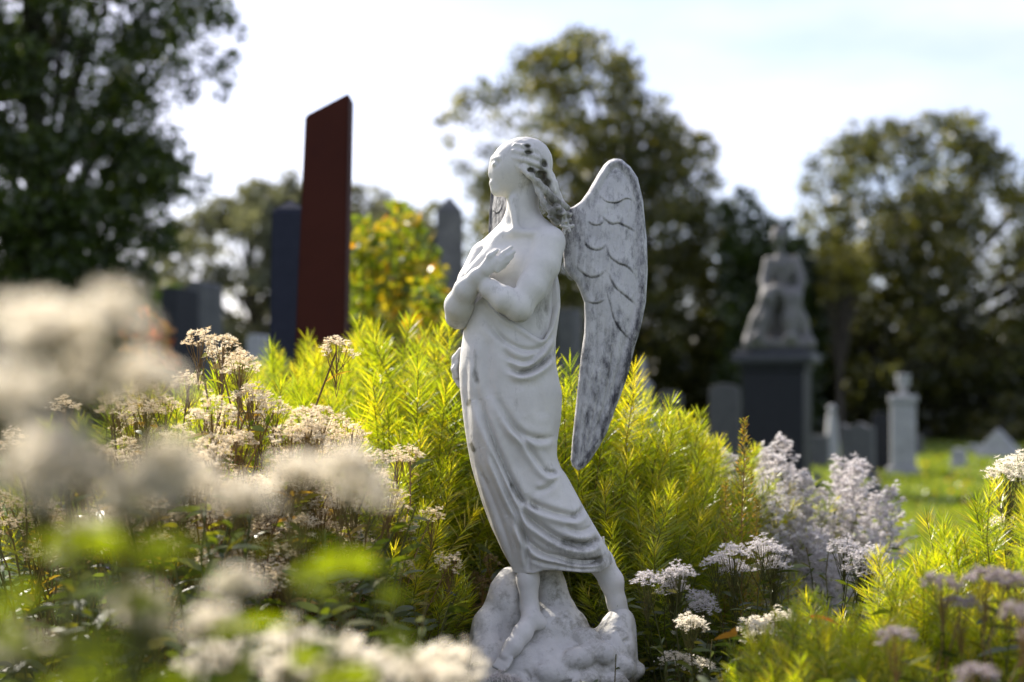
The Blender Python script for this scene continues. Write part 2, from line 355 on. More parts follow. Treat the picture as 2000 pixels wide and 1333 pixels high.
def build_hair():
    f = Field((975, -75, -475), (1130, 62, -258), 1.7)
    f.ell((1025.5, 0, -319.5), (54.3, 47.2, 51.2), 4)
    f.ell((958, -2, -352), (40, 80, 66), 6, sub=True)
    f.ell((1004, 0, -392), (44, 80, 40), 6, sub=True)
    g = np.random.default_rng(4)
    # waved locks swept back to the nape
    for (z0, r0) in [(-292, 3.6), (-306, 4), (-320, 4.2), (-334, 4.8)]:
        y0 = -math.sqrt(max(0, 1-((z0+318)/50)**2))*47
        f.chain([(1000+abs(z0+318)*.2, y0*.86, z0+4, 2), (1022, y0-1, z0-1, r0), (1048, y0*.93, z0-9, r0), (1068, y0*.7, z0*.35-.65*352, r0), (1080, y0*.45-4, -378, r0)], 4)
    f.chain([(1018, -46, -338, 5), (1034, -50, -350, 6.5), (1048, -46, -361, 6), (1064, -40, -378, 7), (1080, -32, -394, 7.5), (1098, -20, -404, 7), (1108, -8, -408, 6)], 4)
    f.chain([(1040, -40, -352, 5), (1050, -42, -380, 5), (1062, -44, -404, 6), (1076, -44, -420, 7), (1086, -40, -440, 6)], 4)
    f.chain([(1080, -20, -360, 9), (1086, -12, -385, 9), (1096, -5, -405, 10), (1100, 5, -430, 9)], 5)
    f.chain([(1070, 0, -350, 16), (1080, 5, -390, 14), (1088, 8, -430, 12)], 6)
    for (x, y, z, r) in [(1092, -32, -416, 9), (1104, -20, -424, 9), (1074, -50, -428, 7), (1098, -28, -440, 9), (1112, -12, -436, 8), (1108, -6, -414, 8), (1106, -20, -452, 7), (1086, -42, -408, 7)]:
        a = (x*7+z*3) % 6.28
        f.chain([(x+r*.9*math.cos(a+q), y+r*.5*math.sin(a+q), z+r*.9*math.sin(a+q)*.8-q, r*.42) for q in np.linspace(0, 4.6, 7)], 2)
    f.chain([(1084, -30, -410, 8), (1096, -22, -424, 9), (1102, -14, -440, 8)], 5)
    # deep drilled hollows between the locks
    for (x, y, z, a, b) in [(1030, -44, -293, 7, 3), (1032, -48, -306, 9, 3.5), (1062, -38, -326, 6, 8), (1056, -40, -346, 10, 4.5), (1036, -48, -341, 7, 5), (1068, -38, -362, 9, 5), (1049, -50, -352, 6, 3),
                            (1086, -50, -430, 7, 6), (1100, -36, -432, 4, 5), (1070, -54, -408, 4, 7), (1106, -30, -442, 4, 4)]:
        f.ell((x, y, z), (a, 12, b), 2.5, sub=True)
    f.noise(.9, 5, 5)
    return f
V, Q = build_hair().mesh()
stn_shade = .1+.38*np.exp(-((V[:, 0]-1075)**2+(V[:, 2]+410)**2)/(45**2))
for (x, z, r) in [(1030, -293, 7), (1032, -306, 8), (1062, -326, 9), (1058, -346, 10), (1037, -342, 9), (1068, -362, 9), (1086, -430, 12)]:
    stn_shade += .7*np.exp(-((V[:, 0]-x)**2+(V[:, 2]-z)**2)/(r*r*.6))*(V[:, 1] < 0)  # hollows coloured dark to deepen their shade
obj('hair', attr(new_mesh('hair', to_local(V), Q), 'stain_shade', stn_shade), M['marble'], angel)

def build_robe():
    NT, NR = 300, 340
    ys = [528, 560, 600, 650, 690, 705, 725, 745, 762, 775, 820, 850, 880, 905, 930, 980, 1033, 1080, 1114]
    Lx = [940, 930, 914, 905, 900, 899, 898, 899, 900, 902, 906, 910, 915, 920, 927, 943, 962, 983, 1001]
    Rx = [1086, 1092, 1094, 1088, 1083, 1085, 1089, 1092, 1096, 1097, 1094, 1089, 1086, 1089, 1107, 1134, 1165, 1192, 1199]
    Hy = [50, 56, 60, 66, 74, 76, 78, 79, 80, 80, 79, 76, 72, 68, 66, 62, 58, 54, 50]
    def sm(y, arr):
        return sum(np.interp(y+o, ys, arr) for o in (-6, 0, 6))/3
    th = np.linspace(0, 2*np.pi, NT, endpoint=False)
    ct, st = np.cos(th), np.sin(th)                     # st<0 is the camera side
    sg = lambda a, p: np.sign(a)*np.abs(a)**p
    # top edge: slung low in front of the near hip, high at the back
    xt = [900, 915, 938, 960, 985, 1010, 1035, 1055, 1066, 1078, 1088, 1094]
    yt = [640, 600, 578, 600, 622, 642, 658, 667, 664, 642, 596, 532]
    xe = 998+92*ct
    ytop = np.where(st < 0, np.interp(xe, xt, yt), 532)
    wgt = np.clip(-st*6, 0, 1); ytop = ytop*wgt+532*(1-wgt)
    ytop = np.where((st >= 0) | (wgt < 1), np.minimum(ytop, np.where(ct > 0, 532, 640)), ytop)
    # hem height by angle
    xh = 1100+98*ct; yh = np.interp(xh, [1000, 1049, 1070, 1088, 1128, 1165, 1199], [1116, 1114, 1107, 1106, 1111, 1112, 1098])
    v = np.linspace(0, 1, NR)[:, None]
    Y = ytop[None]+(yh-ytop)[None]*v
    Lr, Rr, H = sm(Y, Lx), sm(Y, Rx), sm(Y, Hy); cx, wd = (Lr+Rr)/2, (Rr-Lr)/2
    p = .82
    X = cx+wd*sg(ct, p)[None]; D = H*sg(st, p)[None]
    nx, ny = ct/1.0, st*1.15; nn = np.hypot(nx, ny); nx, ny = nx/nn, ny/nn
    front = np.clip(-ny*1.6, 0, 1)[None]
    disp = np.zeros_like(X)
    # (points, width, depth, side ridge)
    G = [([(984, 688), (1001, 704), (1028, 710), (1046, 696), (1060, 682)], 5, 5, .7),
         ([(995, 716), (1012, 729), (1033, 727), (1055, 714), (1071, 698), (1082, 672)], 6, 15, .5),
         ([(958, 640), (985, 668), (1020, 686), (1052, 684), (1074, 664), (1088, 636)], 6, 6, .6),
         ([(940, 612), (975, 660), (990, 700), (1000, 742)], 9, 4, .6),
         ([(970, 770), (980, 795), (995, 819), (1013, 840), (1036, 853), (1063, 857), (1090, 848)], 7, 6, .8),
         ([(990, 815), (1005, 838), (1023, 858), (1044, 891), (1064, 916), (1080, 922), (1094, 912)], 6, 7, .8),
         ([(940, 780), (950, 818), (960, 848), (972, 880), (986, 912), (1002, 944), (1018, 972), (1040, 990)], 7, 13, .8),
         ([(955, 870), (966, 900), (980, 932), (996, 968), (1012, 1002), (1024, 1040), (1030, 1085), (1032, 1110)], 5.5, 10, .8),
         ([(930, 900), (944, 930), (960, 966), (975, 1006), (990, 1050), (1004, 1100)], 6, 4, .8),
         ([(1090, 928), (1078, 942), (1062, 953), (1044, 956)], 6, 5, .5),
         ([(1025, 962), (1040, 980), (1066, 992), (1095, 1001), (1120, 1005), (1134, 996), (1142, 978)], 7, 10, .8),
         ([(1010, 966), (1022, 990), (1034, 1008), (1053, 1024), (1076, 1040), (1104, 1054), (1136, 1060), (1156, 1055), (1166, 1044)], 7, 15, .75),
         ([(1100, 1020), (1125, 1034), (1150, 1030), (1162, 1015)], 6, 6, .7),
         ([(1000, 1000), (1016, 1030), (1036, 1058), (1062, 1076), (1090, 1083), (1115, 1091), (1142, 1094), (1165, 1090), (1182, 1083)], 6, 11, .7),
         ([(1030, 1084), (1060, 1094), (1085, 1098), (1115, 1104), (1142, 1106), (1170, 1103)], 4, 5, .6),
         ([(914, 700), (912, 740), (912, 790), (915, 850), (924, 900), (938, 950)], 9, 6, .8),
         ([(934, 700), (932, 740), (935, 785), (943, 825), (952, 870)], 8, 4, .8),
         ([(955, 660), (952, 720), (956, 780)], 12, 4, .8),
         ([(1040, 745), (1052, 780), (1060, 820)], 16, 2.5, .6)]
    for pts, wdt, dep, rr in G:
        d, s_, t = polydist(X, Y, smooth_line(pts, 3)); e = np.clip(np.minimum(t, 1-t)*5, 0, 1); e = e*e*(3-2*e)*.85+.15*(e > 0)
        sd = d*s_
        dep = dep*1.2; wdt = wdt*.88
        disp += -dep*e*np.exp(-(d/wdt)**2)*(1)+rr*dep*e*np.exp(-((sd-1.9*wdt)/(1.5*wdt))**2)+.35*rr*dep*e*np.exp(-((sd+1.9*wdt)/(1.6*wdt))**2)
    back = 4*np.sin(th*11+Y*.012)*np.clip((Y-640)/200, 0, 1)+3*np.sin(th*5-Y*.02)
    disp = disp*front+back*(1-front)
    disp += 3.5*np.exp(-((Y-ytop[None]-6)/6)**2)*front          # rolled upper edge
    small = vnoise(np.stack([X.ravel(), D.ravel(), Y.ravel()], 1), 26, 9).reshape(X.shape)*.8
    disp += small
    X = X+nx[None]*disp*.35; D = D+ny[None]*disp
    rows = [np.stack([X, D, -Y], -1)]
    # inner returns: upper lip and hem
    top_in = [np.stack([cx[0]+(X[0]-cx[0])*f_, D[0]*f_, -(Y[0]+a)], -1)[None] for f_, a in ((.80, 26), (.84, 12), (.93, 1))]
    hem_in = [np.stack([cx[-1]+(X[-1]-cx[-1])*f_, D[-1]*f_, -(Y[-1]-a)], -1)[None] for f_, a in ((.97, -2), (.93, 1), (.88, 12), (.84, 50))]
    A = np.concatenate(top_in+rows+hem_in, 0); n = A.shape[0]
    i = np.arange(n-1)[:, None]*NT; j = np.arange(NT)[None]; j2 = (j+1) % NT
    Q = np.stack([i+j, i+NT+j, i+NT+j2, i+j2], -1).reshape(-1, 4)
    return A.reshape(-1, 3), Q
V, Q = build_robe()
x, z = V[:, 0], -V[:, 2]
stn_shade = .05+np.clip(vnoise(V, 40, 8), 0, 1)*.12
stn_shade += .30*np.clip((z-1030)/60, 0, 1)*np.clip((x-1060)/40, 0, 1)
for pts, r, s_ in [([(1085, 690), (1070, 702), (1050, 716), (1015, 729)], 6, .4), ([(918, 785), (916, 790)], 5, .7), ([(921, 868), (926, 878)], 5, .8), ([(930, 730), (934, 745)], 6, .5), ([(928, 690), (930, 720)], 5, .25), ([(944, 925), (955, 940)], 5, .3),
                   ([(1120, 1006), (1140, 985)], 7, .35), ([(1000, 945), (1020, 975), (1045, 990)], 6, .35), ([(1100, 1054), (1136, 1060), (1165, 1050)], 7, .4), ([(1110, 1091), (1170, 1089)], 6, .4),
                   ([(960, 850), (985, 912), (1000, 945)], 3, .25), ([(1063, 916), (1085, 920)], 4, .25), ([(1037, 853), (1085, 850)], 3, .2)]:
    d, _, _ = polydist(x, z, pts); stn_shade += s_*np.exp(-(d/r)**2)*(V[:, 1] < 0)  # shade painted into the fold creases, plus small dark spots
stn_shade *= .75
obj('robe', attr(new_mesh('robe', to_local(V), Q), 'stain_shade', stn_shade), M['marble'], angel)

fk = Field((868, -20, -770), (915, 60, -670), 1.5)
fk.chain([(900, 12, -684, 6), (890, 16, -700, 8), (888, 20, -720, 8), (891, 20, -738, 7), (898, 12, -754, 5)], 3); fk.chain([(893, 10, -708, 5), (887, 8, -722, 6), (892, 8, -736, 5)], 2.5)
V, Q = fk.mesh(); obj('knot', attr(new_mesh('knot', to_local(V), Q), 'stain_shade', np.full(len(V), .12)), M['marble'], angel)
# wings: rows across the outline, a rounded slab with carved feathers
WL = [(306, 1200), (310, 1190), (318, 1181), (340, 1167), (370, 1150), (390, 1136), (400, 1122), (406, 1106), (450, 1098), (520, 1103), (535, 1112), (550, 1126), (568, 1134), (590, 1142), (620, 1143), (650, 1142), (690, 1136), (740, 1131), (800, 1125), (860, 1119), (900, 1116), (912, 1119), (920, 1129)]
WR = [(306, 1206), (308, 1216), (323, 1233), (345, 1247), (390, 1257), (470, 1264), (530, 1265.5), (590, 1262), (640, 1252), (680, 1240), (730, 1228), (765, 1216), (805, 1201), (845, 1187), (870, 1174), (900, 1155), (914, 1143), (920, 1133)]
def wing(name, place, seed=0):
    NR, NS = 620, 130
    tt = np.linspace(0, 1, NR); y = 306+(920-306)*(.5-.5*np.cos(tt*np.pi))*.35+(920-306)*tt*.65
    Lx = np.interp(y, *zip(*WL)); Rx = np.interp(y, *zip(*WR))
    ker = np.ones(5)/5
    s = .5-.5*np.cos(np.linspace(0, np.pi, NS)); X = Lx[:, None]+(Rx-Lx)[:, None]*s[None]; Y = np.repeat(y[:, None], NS, 1)
    P = np.array([(a, b) for b, a in WL]+[(a, b) for b, a in WR[::-1]]+[(WL[0][1], WL[0][0])], float)
    d, _, _ = polydist(X, Y, [tuple(q) for q in P])
    T = 9*np.sqrt(np.clip(1-(1-np.clip(d/9, 0, 1))**2, 0, 1))
    dome = 7*np.clip(d/45, 0, 1)
    rim = 3.5*np.exp(-((d-8)/6)**2)*np.clip((X-1135)/30, 0, 1)-3*np.exp(-((d-20)/4.5)**2)*np.clip((X-1150)/30, 0, 1)*(Y < 860)
    rel = np.zeros_like(X); dirt_shade = np.zeros_like(X)
    SC = [([(1176, 420), (1182, 429), (1195, 438), (1209, 437), (1230, 447), (1247, 457)], 3), ([(1140, 470), (1147, 481), (1160, 488), (1174, 487), (1185, 476)], 3.5), ([(1185, 474), (1190, 500), (1207, 515), (1226, 523), (1247, 547)], 3),
          ([(1128, 522), (1138, 533), (1152, 541), (1168, 540), (1183, 528)], 3.5), ([(1143, 586), (1155, 592), (1170, 592), (1183, 584)], 3), ([(1183, 560), (1190, 590), (1200, 626), (1216, 650), (1235, 668)], 3), ([(1185, 528), (1200, 560), (1222, 580), (1246, 600)], 3),
          ([(1170, 380), (1185, 394), (1205, 396), (1225, 388), (1240, 396)], 2.2), ([(1148, 430), (1160, 440), (1174, 438), (1180, 428)], 2.5)]
    for pts, w_ in SC:
        dd, sg, t = polydist(X, Y, smooth_line(pts)); e = np.clip(np.minimum(t, 1-t)*4+.05, 0, 1); q_ = dd*-sg; rel += e*(-2.4*np.exp(-(dd/(w_*.6))**2)+3.4*np.where(q_ > 0, np.exp(-q_/(5*w_)), np.exp(-(dd/(w_*.35))**2))); dirt_shade += .22*e*np.exp(-(dd/(w_*.7))**2)  # carved feather edges also get shade painted into their colour
    for k in range(9):                                   # quills and barbs of the upper wing
        x0 = 1120+k*16; dd, sg, t = polydist(X, Y, smooth_line([(x0+26, 345+abs(k-5)*10), (x0+14, 430), (x0+8, 520), (x0+4, 600)])); e = np.clip(t*4, 0, 1)*np.clip((1-t)*4, 0, 1); rel += -1.1*e*np.exp(-(dd/1.8)**2)+.6*e*np.exp(-((dd*sg-5)/4)**2)
    for k in range(6):                                   # long flight feathers of the lower half
        x0 = 1150+k*16; pts = [(x0, 600+k*8), (x0-2, 700), (x0-14+k*-1, 790), (x0-22-k*5, 860), (1128+k*2, 905)]
        dd, sg, t = polydist(X, Y, pts); e = np.clip(t*5, 0, 1)*np.clip((1-t)*4, 0, 1); rel += -3.0*e*np.exp(-(dd/2.2)**2)+1.6*e*np.exp(-((dd*sg-6)/5)**2)
    rel += vnoise(np.stack([X.ravel(), Y.ravel()*.35, X.ravel()*0], 1), 6, 31+seed, 3).reshape(X.shape)*1.3
    rel *= np.clip(d/10, 0, 1)
    fr = -(T+dome+rim*np.clip(d/6, 0, 1)+rel); bk = T*.9+2
    Fm = np.stack([X, fr, -Y], -1); Bm = np.stack([X, bk, -Y], -1)[:, ::-1]
    A = np.concatenate([Fm, Bm[:, 1:-1]], 1); m = A.shape[1]
    i = np.arange(NR-1)[:, None]*m; j = np.arange(m)[None]; j2 = (j+1) % m
    Q = np.stack([i+j, i+m+j, i+m+j2, i+j2], -1).reshape(-1, 4)
    cap = []
    dirt_shade += .22*np.exp(-((d-9)/7)**2)*np.clip((X-Lx[:, None])/(Rx-Lx+1)[:, None]*3-1, 0, 1)+.09*np.clip((Y-600)/120, 0, 1)+.12*np.clip((Y-560)/40, 0, 1)*vnoise(np.stack([X.ravel(), Y.ravel()*.15, X.ravel()*0], 1), 6, 5).reshape(X.shape)
    dirt_shade += .3*np.exp(-((X-1105)/26)**2-((Y-440)/60)**2)  # darker at the wing root beside the shoulder
    D_ = np.concatenate([dirt_shade, dirt_shade[:, ::-1][:, 1:-1]], 1)
    V = place(A.reshape(-1, 3)); D_ = D_+.25*(seed > 0)  # far wing darker all over
    return obj(name, attr(new_mesh('wing', to_local(V), Q), 'stain_shade', D_.ravel()), M['wing'], angel)
def near(V):                                             # bends back gently from the shoulder blade
    V = V.copy(); dx = V[:, 0]-1105; V[:, 1] += 34-.10*dx+.0*dx; V[:, 1] += -14*np.sin(np.clip((-V[:, 2]-300)/620, 0, 1)*np.pi); return V
def far(V):                                              # the other wing, seen nearly edge on behind the chin
    V = V.copy(); dx = V[:, 0]-1105; a = R(97); x = 1003+np.cos(a)*dx*1.0-.0*dx; 
    xx = 1014+V[:, 1]*.5-dx*.38; yy = 60+dx*.95; V[:, 0] = xx; V[:, 1] = yy; return V
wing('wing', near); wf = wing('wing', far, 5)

def build_rock():
    f = Field((885, -150, -1375), (1275, 150, -1085), 2.6)
    f.ell((1080, 0, -1325), (166, 120, 92), 6)
    f.ell((1200, 5, -1270), (46, 70, 62), 24)
    f.ell((955, -5, -1290), (44, 75, 60), 22)
    f.ell((990, 32, -1195), (44, 46, 84), 26, roty=-.1)
    f.ell((950, 20, -1235), (30, 50, 46), 18)
    f.chain([(1068, 38, -1090, 27), (1072, 38, -1140, 29), (1084, 36, -1190, 38)], 12)
    f.ell((1090, 10, -1225), (60, 60, 42), 20); f.ell((1212, 20, -1222), (30, 44, 34), 16)
    f.ell((985, -62, -1318), (46, 40, 30), 14)
    g = np.random.default_rng(12)
    for (x, y, z, r) in [(1120, -85, -1275, 34), (1165, -70, -1262, 32), (1200, -60, -1290, 34), (1075, -95, -1300, 34), (1130, -100, -1318, 36), (1190, -85, -1325, 34), (1030, -95, -1325, 32), (960, -70, -1330, 30), (1230, -20, -1310, 26), (1145, -50, -1238, 26)]:
        f.ell((x, y, z), (r*1.15, r*.8, r*.75), 5, rot=g.uniform(-.5, .5), roty=g.uniform(-.4, .4))
    f.ell((1150, -30, -1195), (26, 30, 14), 14, sub=True)
    for pts in [[(1070, -125, -1275, 5), (1100, -125, -1262, 5), (1112, -120, -1290, 5), (1100, -125, -1312, 4)], [(1140, -115, -1245, 4), (1180, -110, -1270, 5), (1225, -80, -1268, 4)], [(1150, -125, -1300, 4), (1190, -120, -1306, 4), (1225, -100, -1296, 4)]]:
        f.chain(pts, 6, sub=True)
    f.box((1080, 0, -1402), (200, 200, 30), 2, 2, sub=True)
    for (x, y, z) in [(960, -40, -1240), (1010, -110, -1310), (1060, -118, -1260), (1230, -50, -1262), (1110, -122, -1330), (945, -60, -1300)]:
        a = g.uniform(0, 6.28); f.chain([(x+24*math.cos(a+q), y+6*math.sin(q), z+20*math.sin(a+q), 3.4) for q in np.linspace(0, 3, 6)], 5, sub=True)
    f.noise(1.8, 10, 2)
    return f
V, Q = build_rock().mesh()
stn_shade = .06+np.clip(vnoise(V, 45, 18), 0, 1)*.2+.45*np.clip((-V[:, 2]-1300)/30, 0, 1)*np.clip((V[:, 0]-1060)/60, 0, 1)
stn_shade += .25*np.exp(-((V[:, 0]-1075)/30)**2-((V[:, 2]+1130)/45)**2)+.2*np.exp(-((V[:, 0]-1145)/45)**2-((V[:, 2]+1215)/25)**2)  # darker on the stump below the hem and round the top hollow
obj('rock_base', attr(new_mesh('rock_base', to_local(V), Q), 'stain_shade', stn_shade), M['rock'], angel)
M['granite'] = stone('grey_granite', (.10, .105, .11), (.17, .17, .175), 12, .3, .6, (.05, .055, .05), .5, .8, fine=150)

def slab(w_, d_, h_, top='flat', bev=.012, n=10, taper=0, skew=0):
    """an upright stone: profile in x-z pushed back in y, with softened edges"""
    import bmesh
    pts = [(-w_/2, 0), (w_/2, 0)]; wt = w_/2*(1-taper)
    if top == 'round': pts += [(wt*math.cos(a), h_-wt*.45+wt*.45*math.sin(a)) for a in np.linspace(0, math.pi, n)]
    elif top == 'point': pts += [(wt, h_-wt*1.1), (0, h_), (-wt, h_-wt*1.1)]
    elif top == 'slant': pts += [(wt, h_), (-wt, h_-skew)]
    elif top == 'wavy': pts += [(wt*c, h_-.03+.03*math.sin(c*5+1)) for c in np.linspace(1, -1, n)]
    else: pts += [(wt, h_), (-wt, h_)]
    bm = bmesh.new(); f1 = [bm.verts.new((x, -d_/2, z)) for x, z in pts]; f2 = [bm.verts.new((x, d_/2, z)) for x, z in pts]
    bm.faces.new(f1); bm.faces.new(f2[::-1])
    for i in range(len(pts)): j = (i+1) % len(pts); bm.faces.new((f1[j], f1[i], f2[i], f2[j]))
    bmesh.ops.recalc_face_normals(bm, faces=bm.faces)
    bmesh.ops.bevel(bm, geom=[e for e in bm.edges], offset=bev, segments=2, affect='EDGES', profile=.6)
    me = bpy.data.meshes.new('slab'); bm.to_mesh(me); bm.free(); return me
def obelisk(w0, w1, h_, cap, bev=.01):
    import bmesh
    bm = bmesh.new(); rings = []
    for ww, z in ((w0, 0), (w1, h_-cap), (.01, h_)):
        rings.append([bm.verts.new((sx*ww/2, sy*ww/2, z)) for sx, sy in ((-1, -1), (1, -1), (1, 1), (-1, 1))])
    bm.faces.new(rings[0][::-1]); bm.faces.new(rings[2])
    for a, b in zip(rings[:-1], rings[1:]):
        for i in range(4): j = (i+1) % 4; bm.faces.new((a[i], a[j], b[j], b[i]))
    bmesh.ops.recalc_face_normals(bm, faces=bm.faces)
    bmesh.ops.bevel(bm, geom=[e for e in bm.edges if e.calc_length() > .05], offset=bev, segments=2, affect='EDGES')
    me = bpy.data.meshes.new('obelisk'); bm.to_mesh(me); bm.free(); return me
def lathe(prof, n=24, sq=False):
    n = 4 if sq else n; th = np.arange(n)/n*2*np.pi+(np.pi/4 if sq else 0); k = 2**.5 if sq else 1
    V = np.array([[(r*k*math.cos(a), r*k*math.sin(a), z) for a in th] for r, z in prof]).reshape(-1, 3)
    Q = [[i*n+j, i*n+(j+1) % n, (i+1)*n+(j+1) % n, (i+1)*n+j] for i in range(len(prof)-1) for j in range(n)]
    Q += [list(range(n))[::-1], [(len(prof)-1)*n+j for j in range(n)]]
    return new_mesh('turned', V, Q, smooth=not sq)
obj('plinth', slab(.46, .36, PLZ-.004, bev=.02), M['granite'], angel, (0, 0, -PLZ))
# ------------------------------------------------------------------ GROUND
def sheet(name, x0, x1, y0, y1, nx, ny, zf, mat):
    xs = np.linspace(x0, x1, nx); ys = np.linspace(y0, y1, ny); X, Y = np.meshgrid(xs, ys, indexing='ij'); Z = zf(X, Y)
    V = np.stack([X, Y, Z], -1).reshape(-1, 3); i = np.arange(nx-1)[:, None]*ny; j = np.arange(ny-1)[None]
    Q = np.stack([i+j, i+ny+j, i+ny+j+1, i+j+1], -1).reshape(-1, 4)
    return tag(obj(name, new_mesh(name, V, Q), mat), kind='structure')
def lawn_z(X, Y): return .03*np.sin(X*.31+1)*np.sin(Y*.23)*np.clip((np.abs(Y)-7)/5, 0, 1)
M['lawn'] = stone('lawn_ground', (.035, .07, .012), (.07, .12, .02), 3, .8, .9, (.09, .10, .03), .55, .8, spec=.1, fine=40)
M['soil'] = stone('dark_soil', (.018, .013, .009), (.045, .033, .022), 5, 1, .95, fine=60, spec=.1, bdist=.03)
sheet('lawn', -300, 300, -30, 600, 61, 127, lawn_z, M['lawn'])
th = np.linspace(0, 2*np.pi, 64, endpoint=False)
bx_, by_ = -.4+3.6*np.cos(th)*(1+.05*np.sin(5*th)), 2.9+4.2*np.sin(th)*(1+.04*np.sin(4*th+1))
V = np.concatenate([[(-.4, 2.9, .03)], np.stack([bx_, by_, 0*bx_+.004], 1)])
tag(obj('soil_bed', new_mesh('soil_bed', V, [[0, 1+i, 1+(i+1) % 64] for i in range(64)]), M['soil']), kind='structure')

# short grass on the part of the lawn in view
n = 90000
yy = 7+38*rng.random(n)**1.25; xx = rng.uniform(-.15, .42, n)*yy
P = np.stack([xx, yy, lawn_z(xx, yy)], 1); D = rng.normal(size=(n, 3))*.45; D[:, 2] = 1
sz = .045+yy*.0035
Vb, Qb, ib = blades(P, D, sz*rng.uniform(.6, 1.3, n), .006+yy*.0011, .2, 2)
M['grass'] = leafmat('grass_blade', [(0, (.08, .12, .012)), (.6, (.18, .24, .018)), (1, (.34, .33, .05))], .55, (1.5, 1.42, .4), .06)
pv = np.clip(.45+.32*vnoise(P*np.array([1, .6, 0]), .9, 61)+.25*vnoise(P*np.array([1, 1, 0]), .2, 62)+rng.normal(0, .18, n), 0, 1)
tag(obj('grass', leafmesh('grass', Vb, Qb, ib, pv), M['grass']), 'short sunlit green grass covering the cemetery lawn', 'grass', kind='stuff')

# ------------------------------------------------------------------ TREES
def inpoly(px, py, poly):
    c = np.zeros(px.shape, bool); n = len(poly)
    for i in range(n):
        (x1, y1), (x2, y2) = poly[i], poly[(i+1) % n]
        c ^= ((y1 > py) != (y2 > py)) & (px < (x2-x1)*(py-y1)/(y2-y1+1e-9)+x1)
    return c
def tree(name, poly, Dm, trunk_px, trunk_r, mat, label, cat, group=None, ncl=160, cr=.9, per=260, ls=.2, depth=4., seed=1, holes=(), flat=1., vbias=0, top=.8, lowbias=0):
    g = np.random.default_rng(seed); poly = [tuple(map(float, p)) for p in poly]; A = np.array(poly)
    base = Vector((gx(trunk_px, Dm), Dm, 0)); t = thing(name, base, label, cat, group)
    cx, cy = [], []
    while len(cx) < ncl:
        px = g.uniform(A[:, 0].min(), A[:, 0].max(), 400); py = g.uniform(A[:, 1].min(), A[:, 1].max(), 400)
        ok = inpoly(px, py, poly) & (g.random(400) > lowbias*np.clip(1-(py-A[:, 1].min())/(A[:, 1].max()-A[:, 1].min())*1.6, 0, 1))
        for (hx, hy, hr, pr) in holes: ok &= ~((np.hypot(px-hx, py-hy) < hr) & (g.random(400) < pr))
        cx += list(px[ok]); cy += list(py[ok])
    cx, cy = np.array(cx[:ncl]), np.array(cy[:ncl])
    ed, _, _ = polydist(cx, cy, poly+[poly[0]])
    dep = np.minimum(depth, ed/F*Dm*1.3+.25)
    y = Dm+g.uniform(-1, 1, ncl)*dep
    Cc = np.stack([(cx-1000)/F*Dm, y, CAMZ+(HOR-cy)/F*Dm], 1)-np.array(base)
    rad = cr*g.uniform(.45, 1.15, ncl)
    rad = np.minimum(rad, np.maximum(.35*cr, ed/F*Dm*1.1))
    Ps, vs = [], []
    for c, r in zip(Cc, rad):
        m = int(per*(r/cr)**2)+8; d = g.normal(size=(m, 3)); d /= np.linalg.norm(d, axis=1, keepdims=True)
        rr = r*g.random(m)**.45; p = c+d*rr[:, None]*np.array([1, 1, .7*flat]); Ps.append(p); vs.append(np.clip(g.normal(.4+vbias+g.normal(0, .16), .2, m), 0, 1))
    P = np.concatenate(Ps); vv = np.concatenate(vs); P[:, 2] = np.maximum(P[:, 2], .05)
    Vl, Ql, il = cards(P, ls*g.uniform(.6, 1.4, len(P)), .6, g)
    # trunk and limbs reach into the crown
    H = Cc[:, 2].max(); paths = []
    tz = np.linspace(0, H*top, 9); wx = np.cumsum(g.normal(0, .05*trunk_r*3, 9)); wx[0] = 0
    Tp = np.stack([wx, np.cumsum(g.normal(0, .05, 9)), tz], 1); Tp[0, 1] = 0
    paths.append((Tp, trunk_r*np.array([1.35, 1.0]+[1-.1*i for i in range(1, 8)])))
    for k in g.choice(ncl, min(ncl, 46), replace=False):
        e = Cc[k]; zs = np.clip(e[2]*g.uniform(.35, .7), H*.12, H*top*.95); i = np.interp(zs, tz, np.arange(9)); s0 = np.array([np.interp(i, np.arange(9), Tp[:, q]) for q in range(3)])
        m = (s0+e)/2+np.array([0, 0, np.linalg.norm(e-s0)*.12])+g.normal(0, .15, 3); u = np.linspace(0, 1, 7)[:, None]
        paths.append(((1-u)**2*s0+2*u*(1-u)*m+u*u*e, trunk_r*.34*(1-.85*u[:, 0])))
    tv, tq = tubes(paths, 7); obj('trunk', new_mesh('trunk', tv, tq), M['bark'], t)
    obj('crown', leafmesh('crown', Vl, Ql, il, vv), mat, t); return t
tree('broadleaf_tree', [(1145, 55), (1215, 80), (1250, 130), (1262, 180), (1310, 205), (1335, 250), (1385, 265), (1405, 300), (1400, 345), (1425, 390), (1445, 460), (1440, 560), (1460, 820), (1100, 830), (860, 800), (830, 640), (850, 520), (880, 440), (905, 380), (862, 300), (850, 215), (880, 180), (920, 165), (960, 150), (985, 105), (1050, 90), (1095, 60)],
     44, 1215, .42, M['tree_mid'], 'tallest broad olive green tree directly behind the angel statue and its wing', 'tree', ncl=1050, cr=.78, per=95, ls=.20, depth=3.2, seed=3, lowbias=.55, holes=((880, 320, 90, .6), (890, 450, 80, .75), (990, 200, 50, .5), (960, 280, 60, .5)))
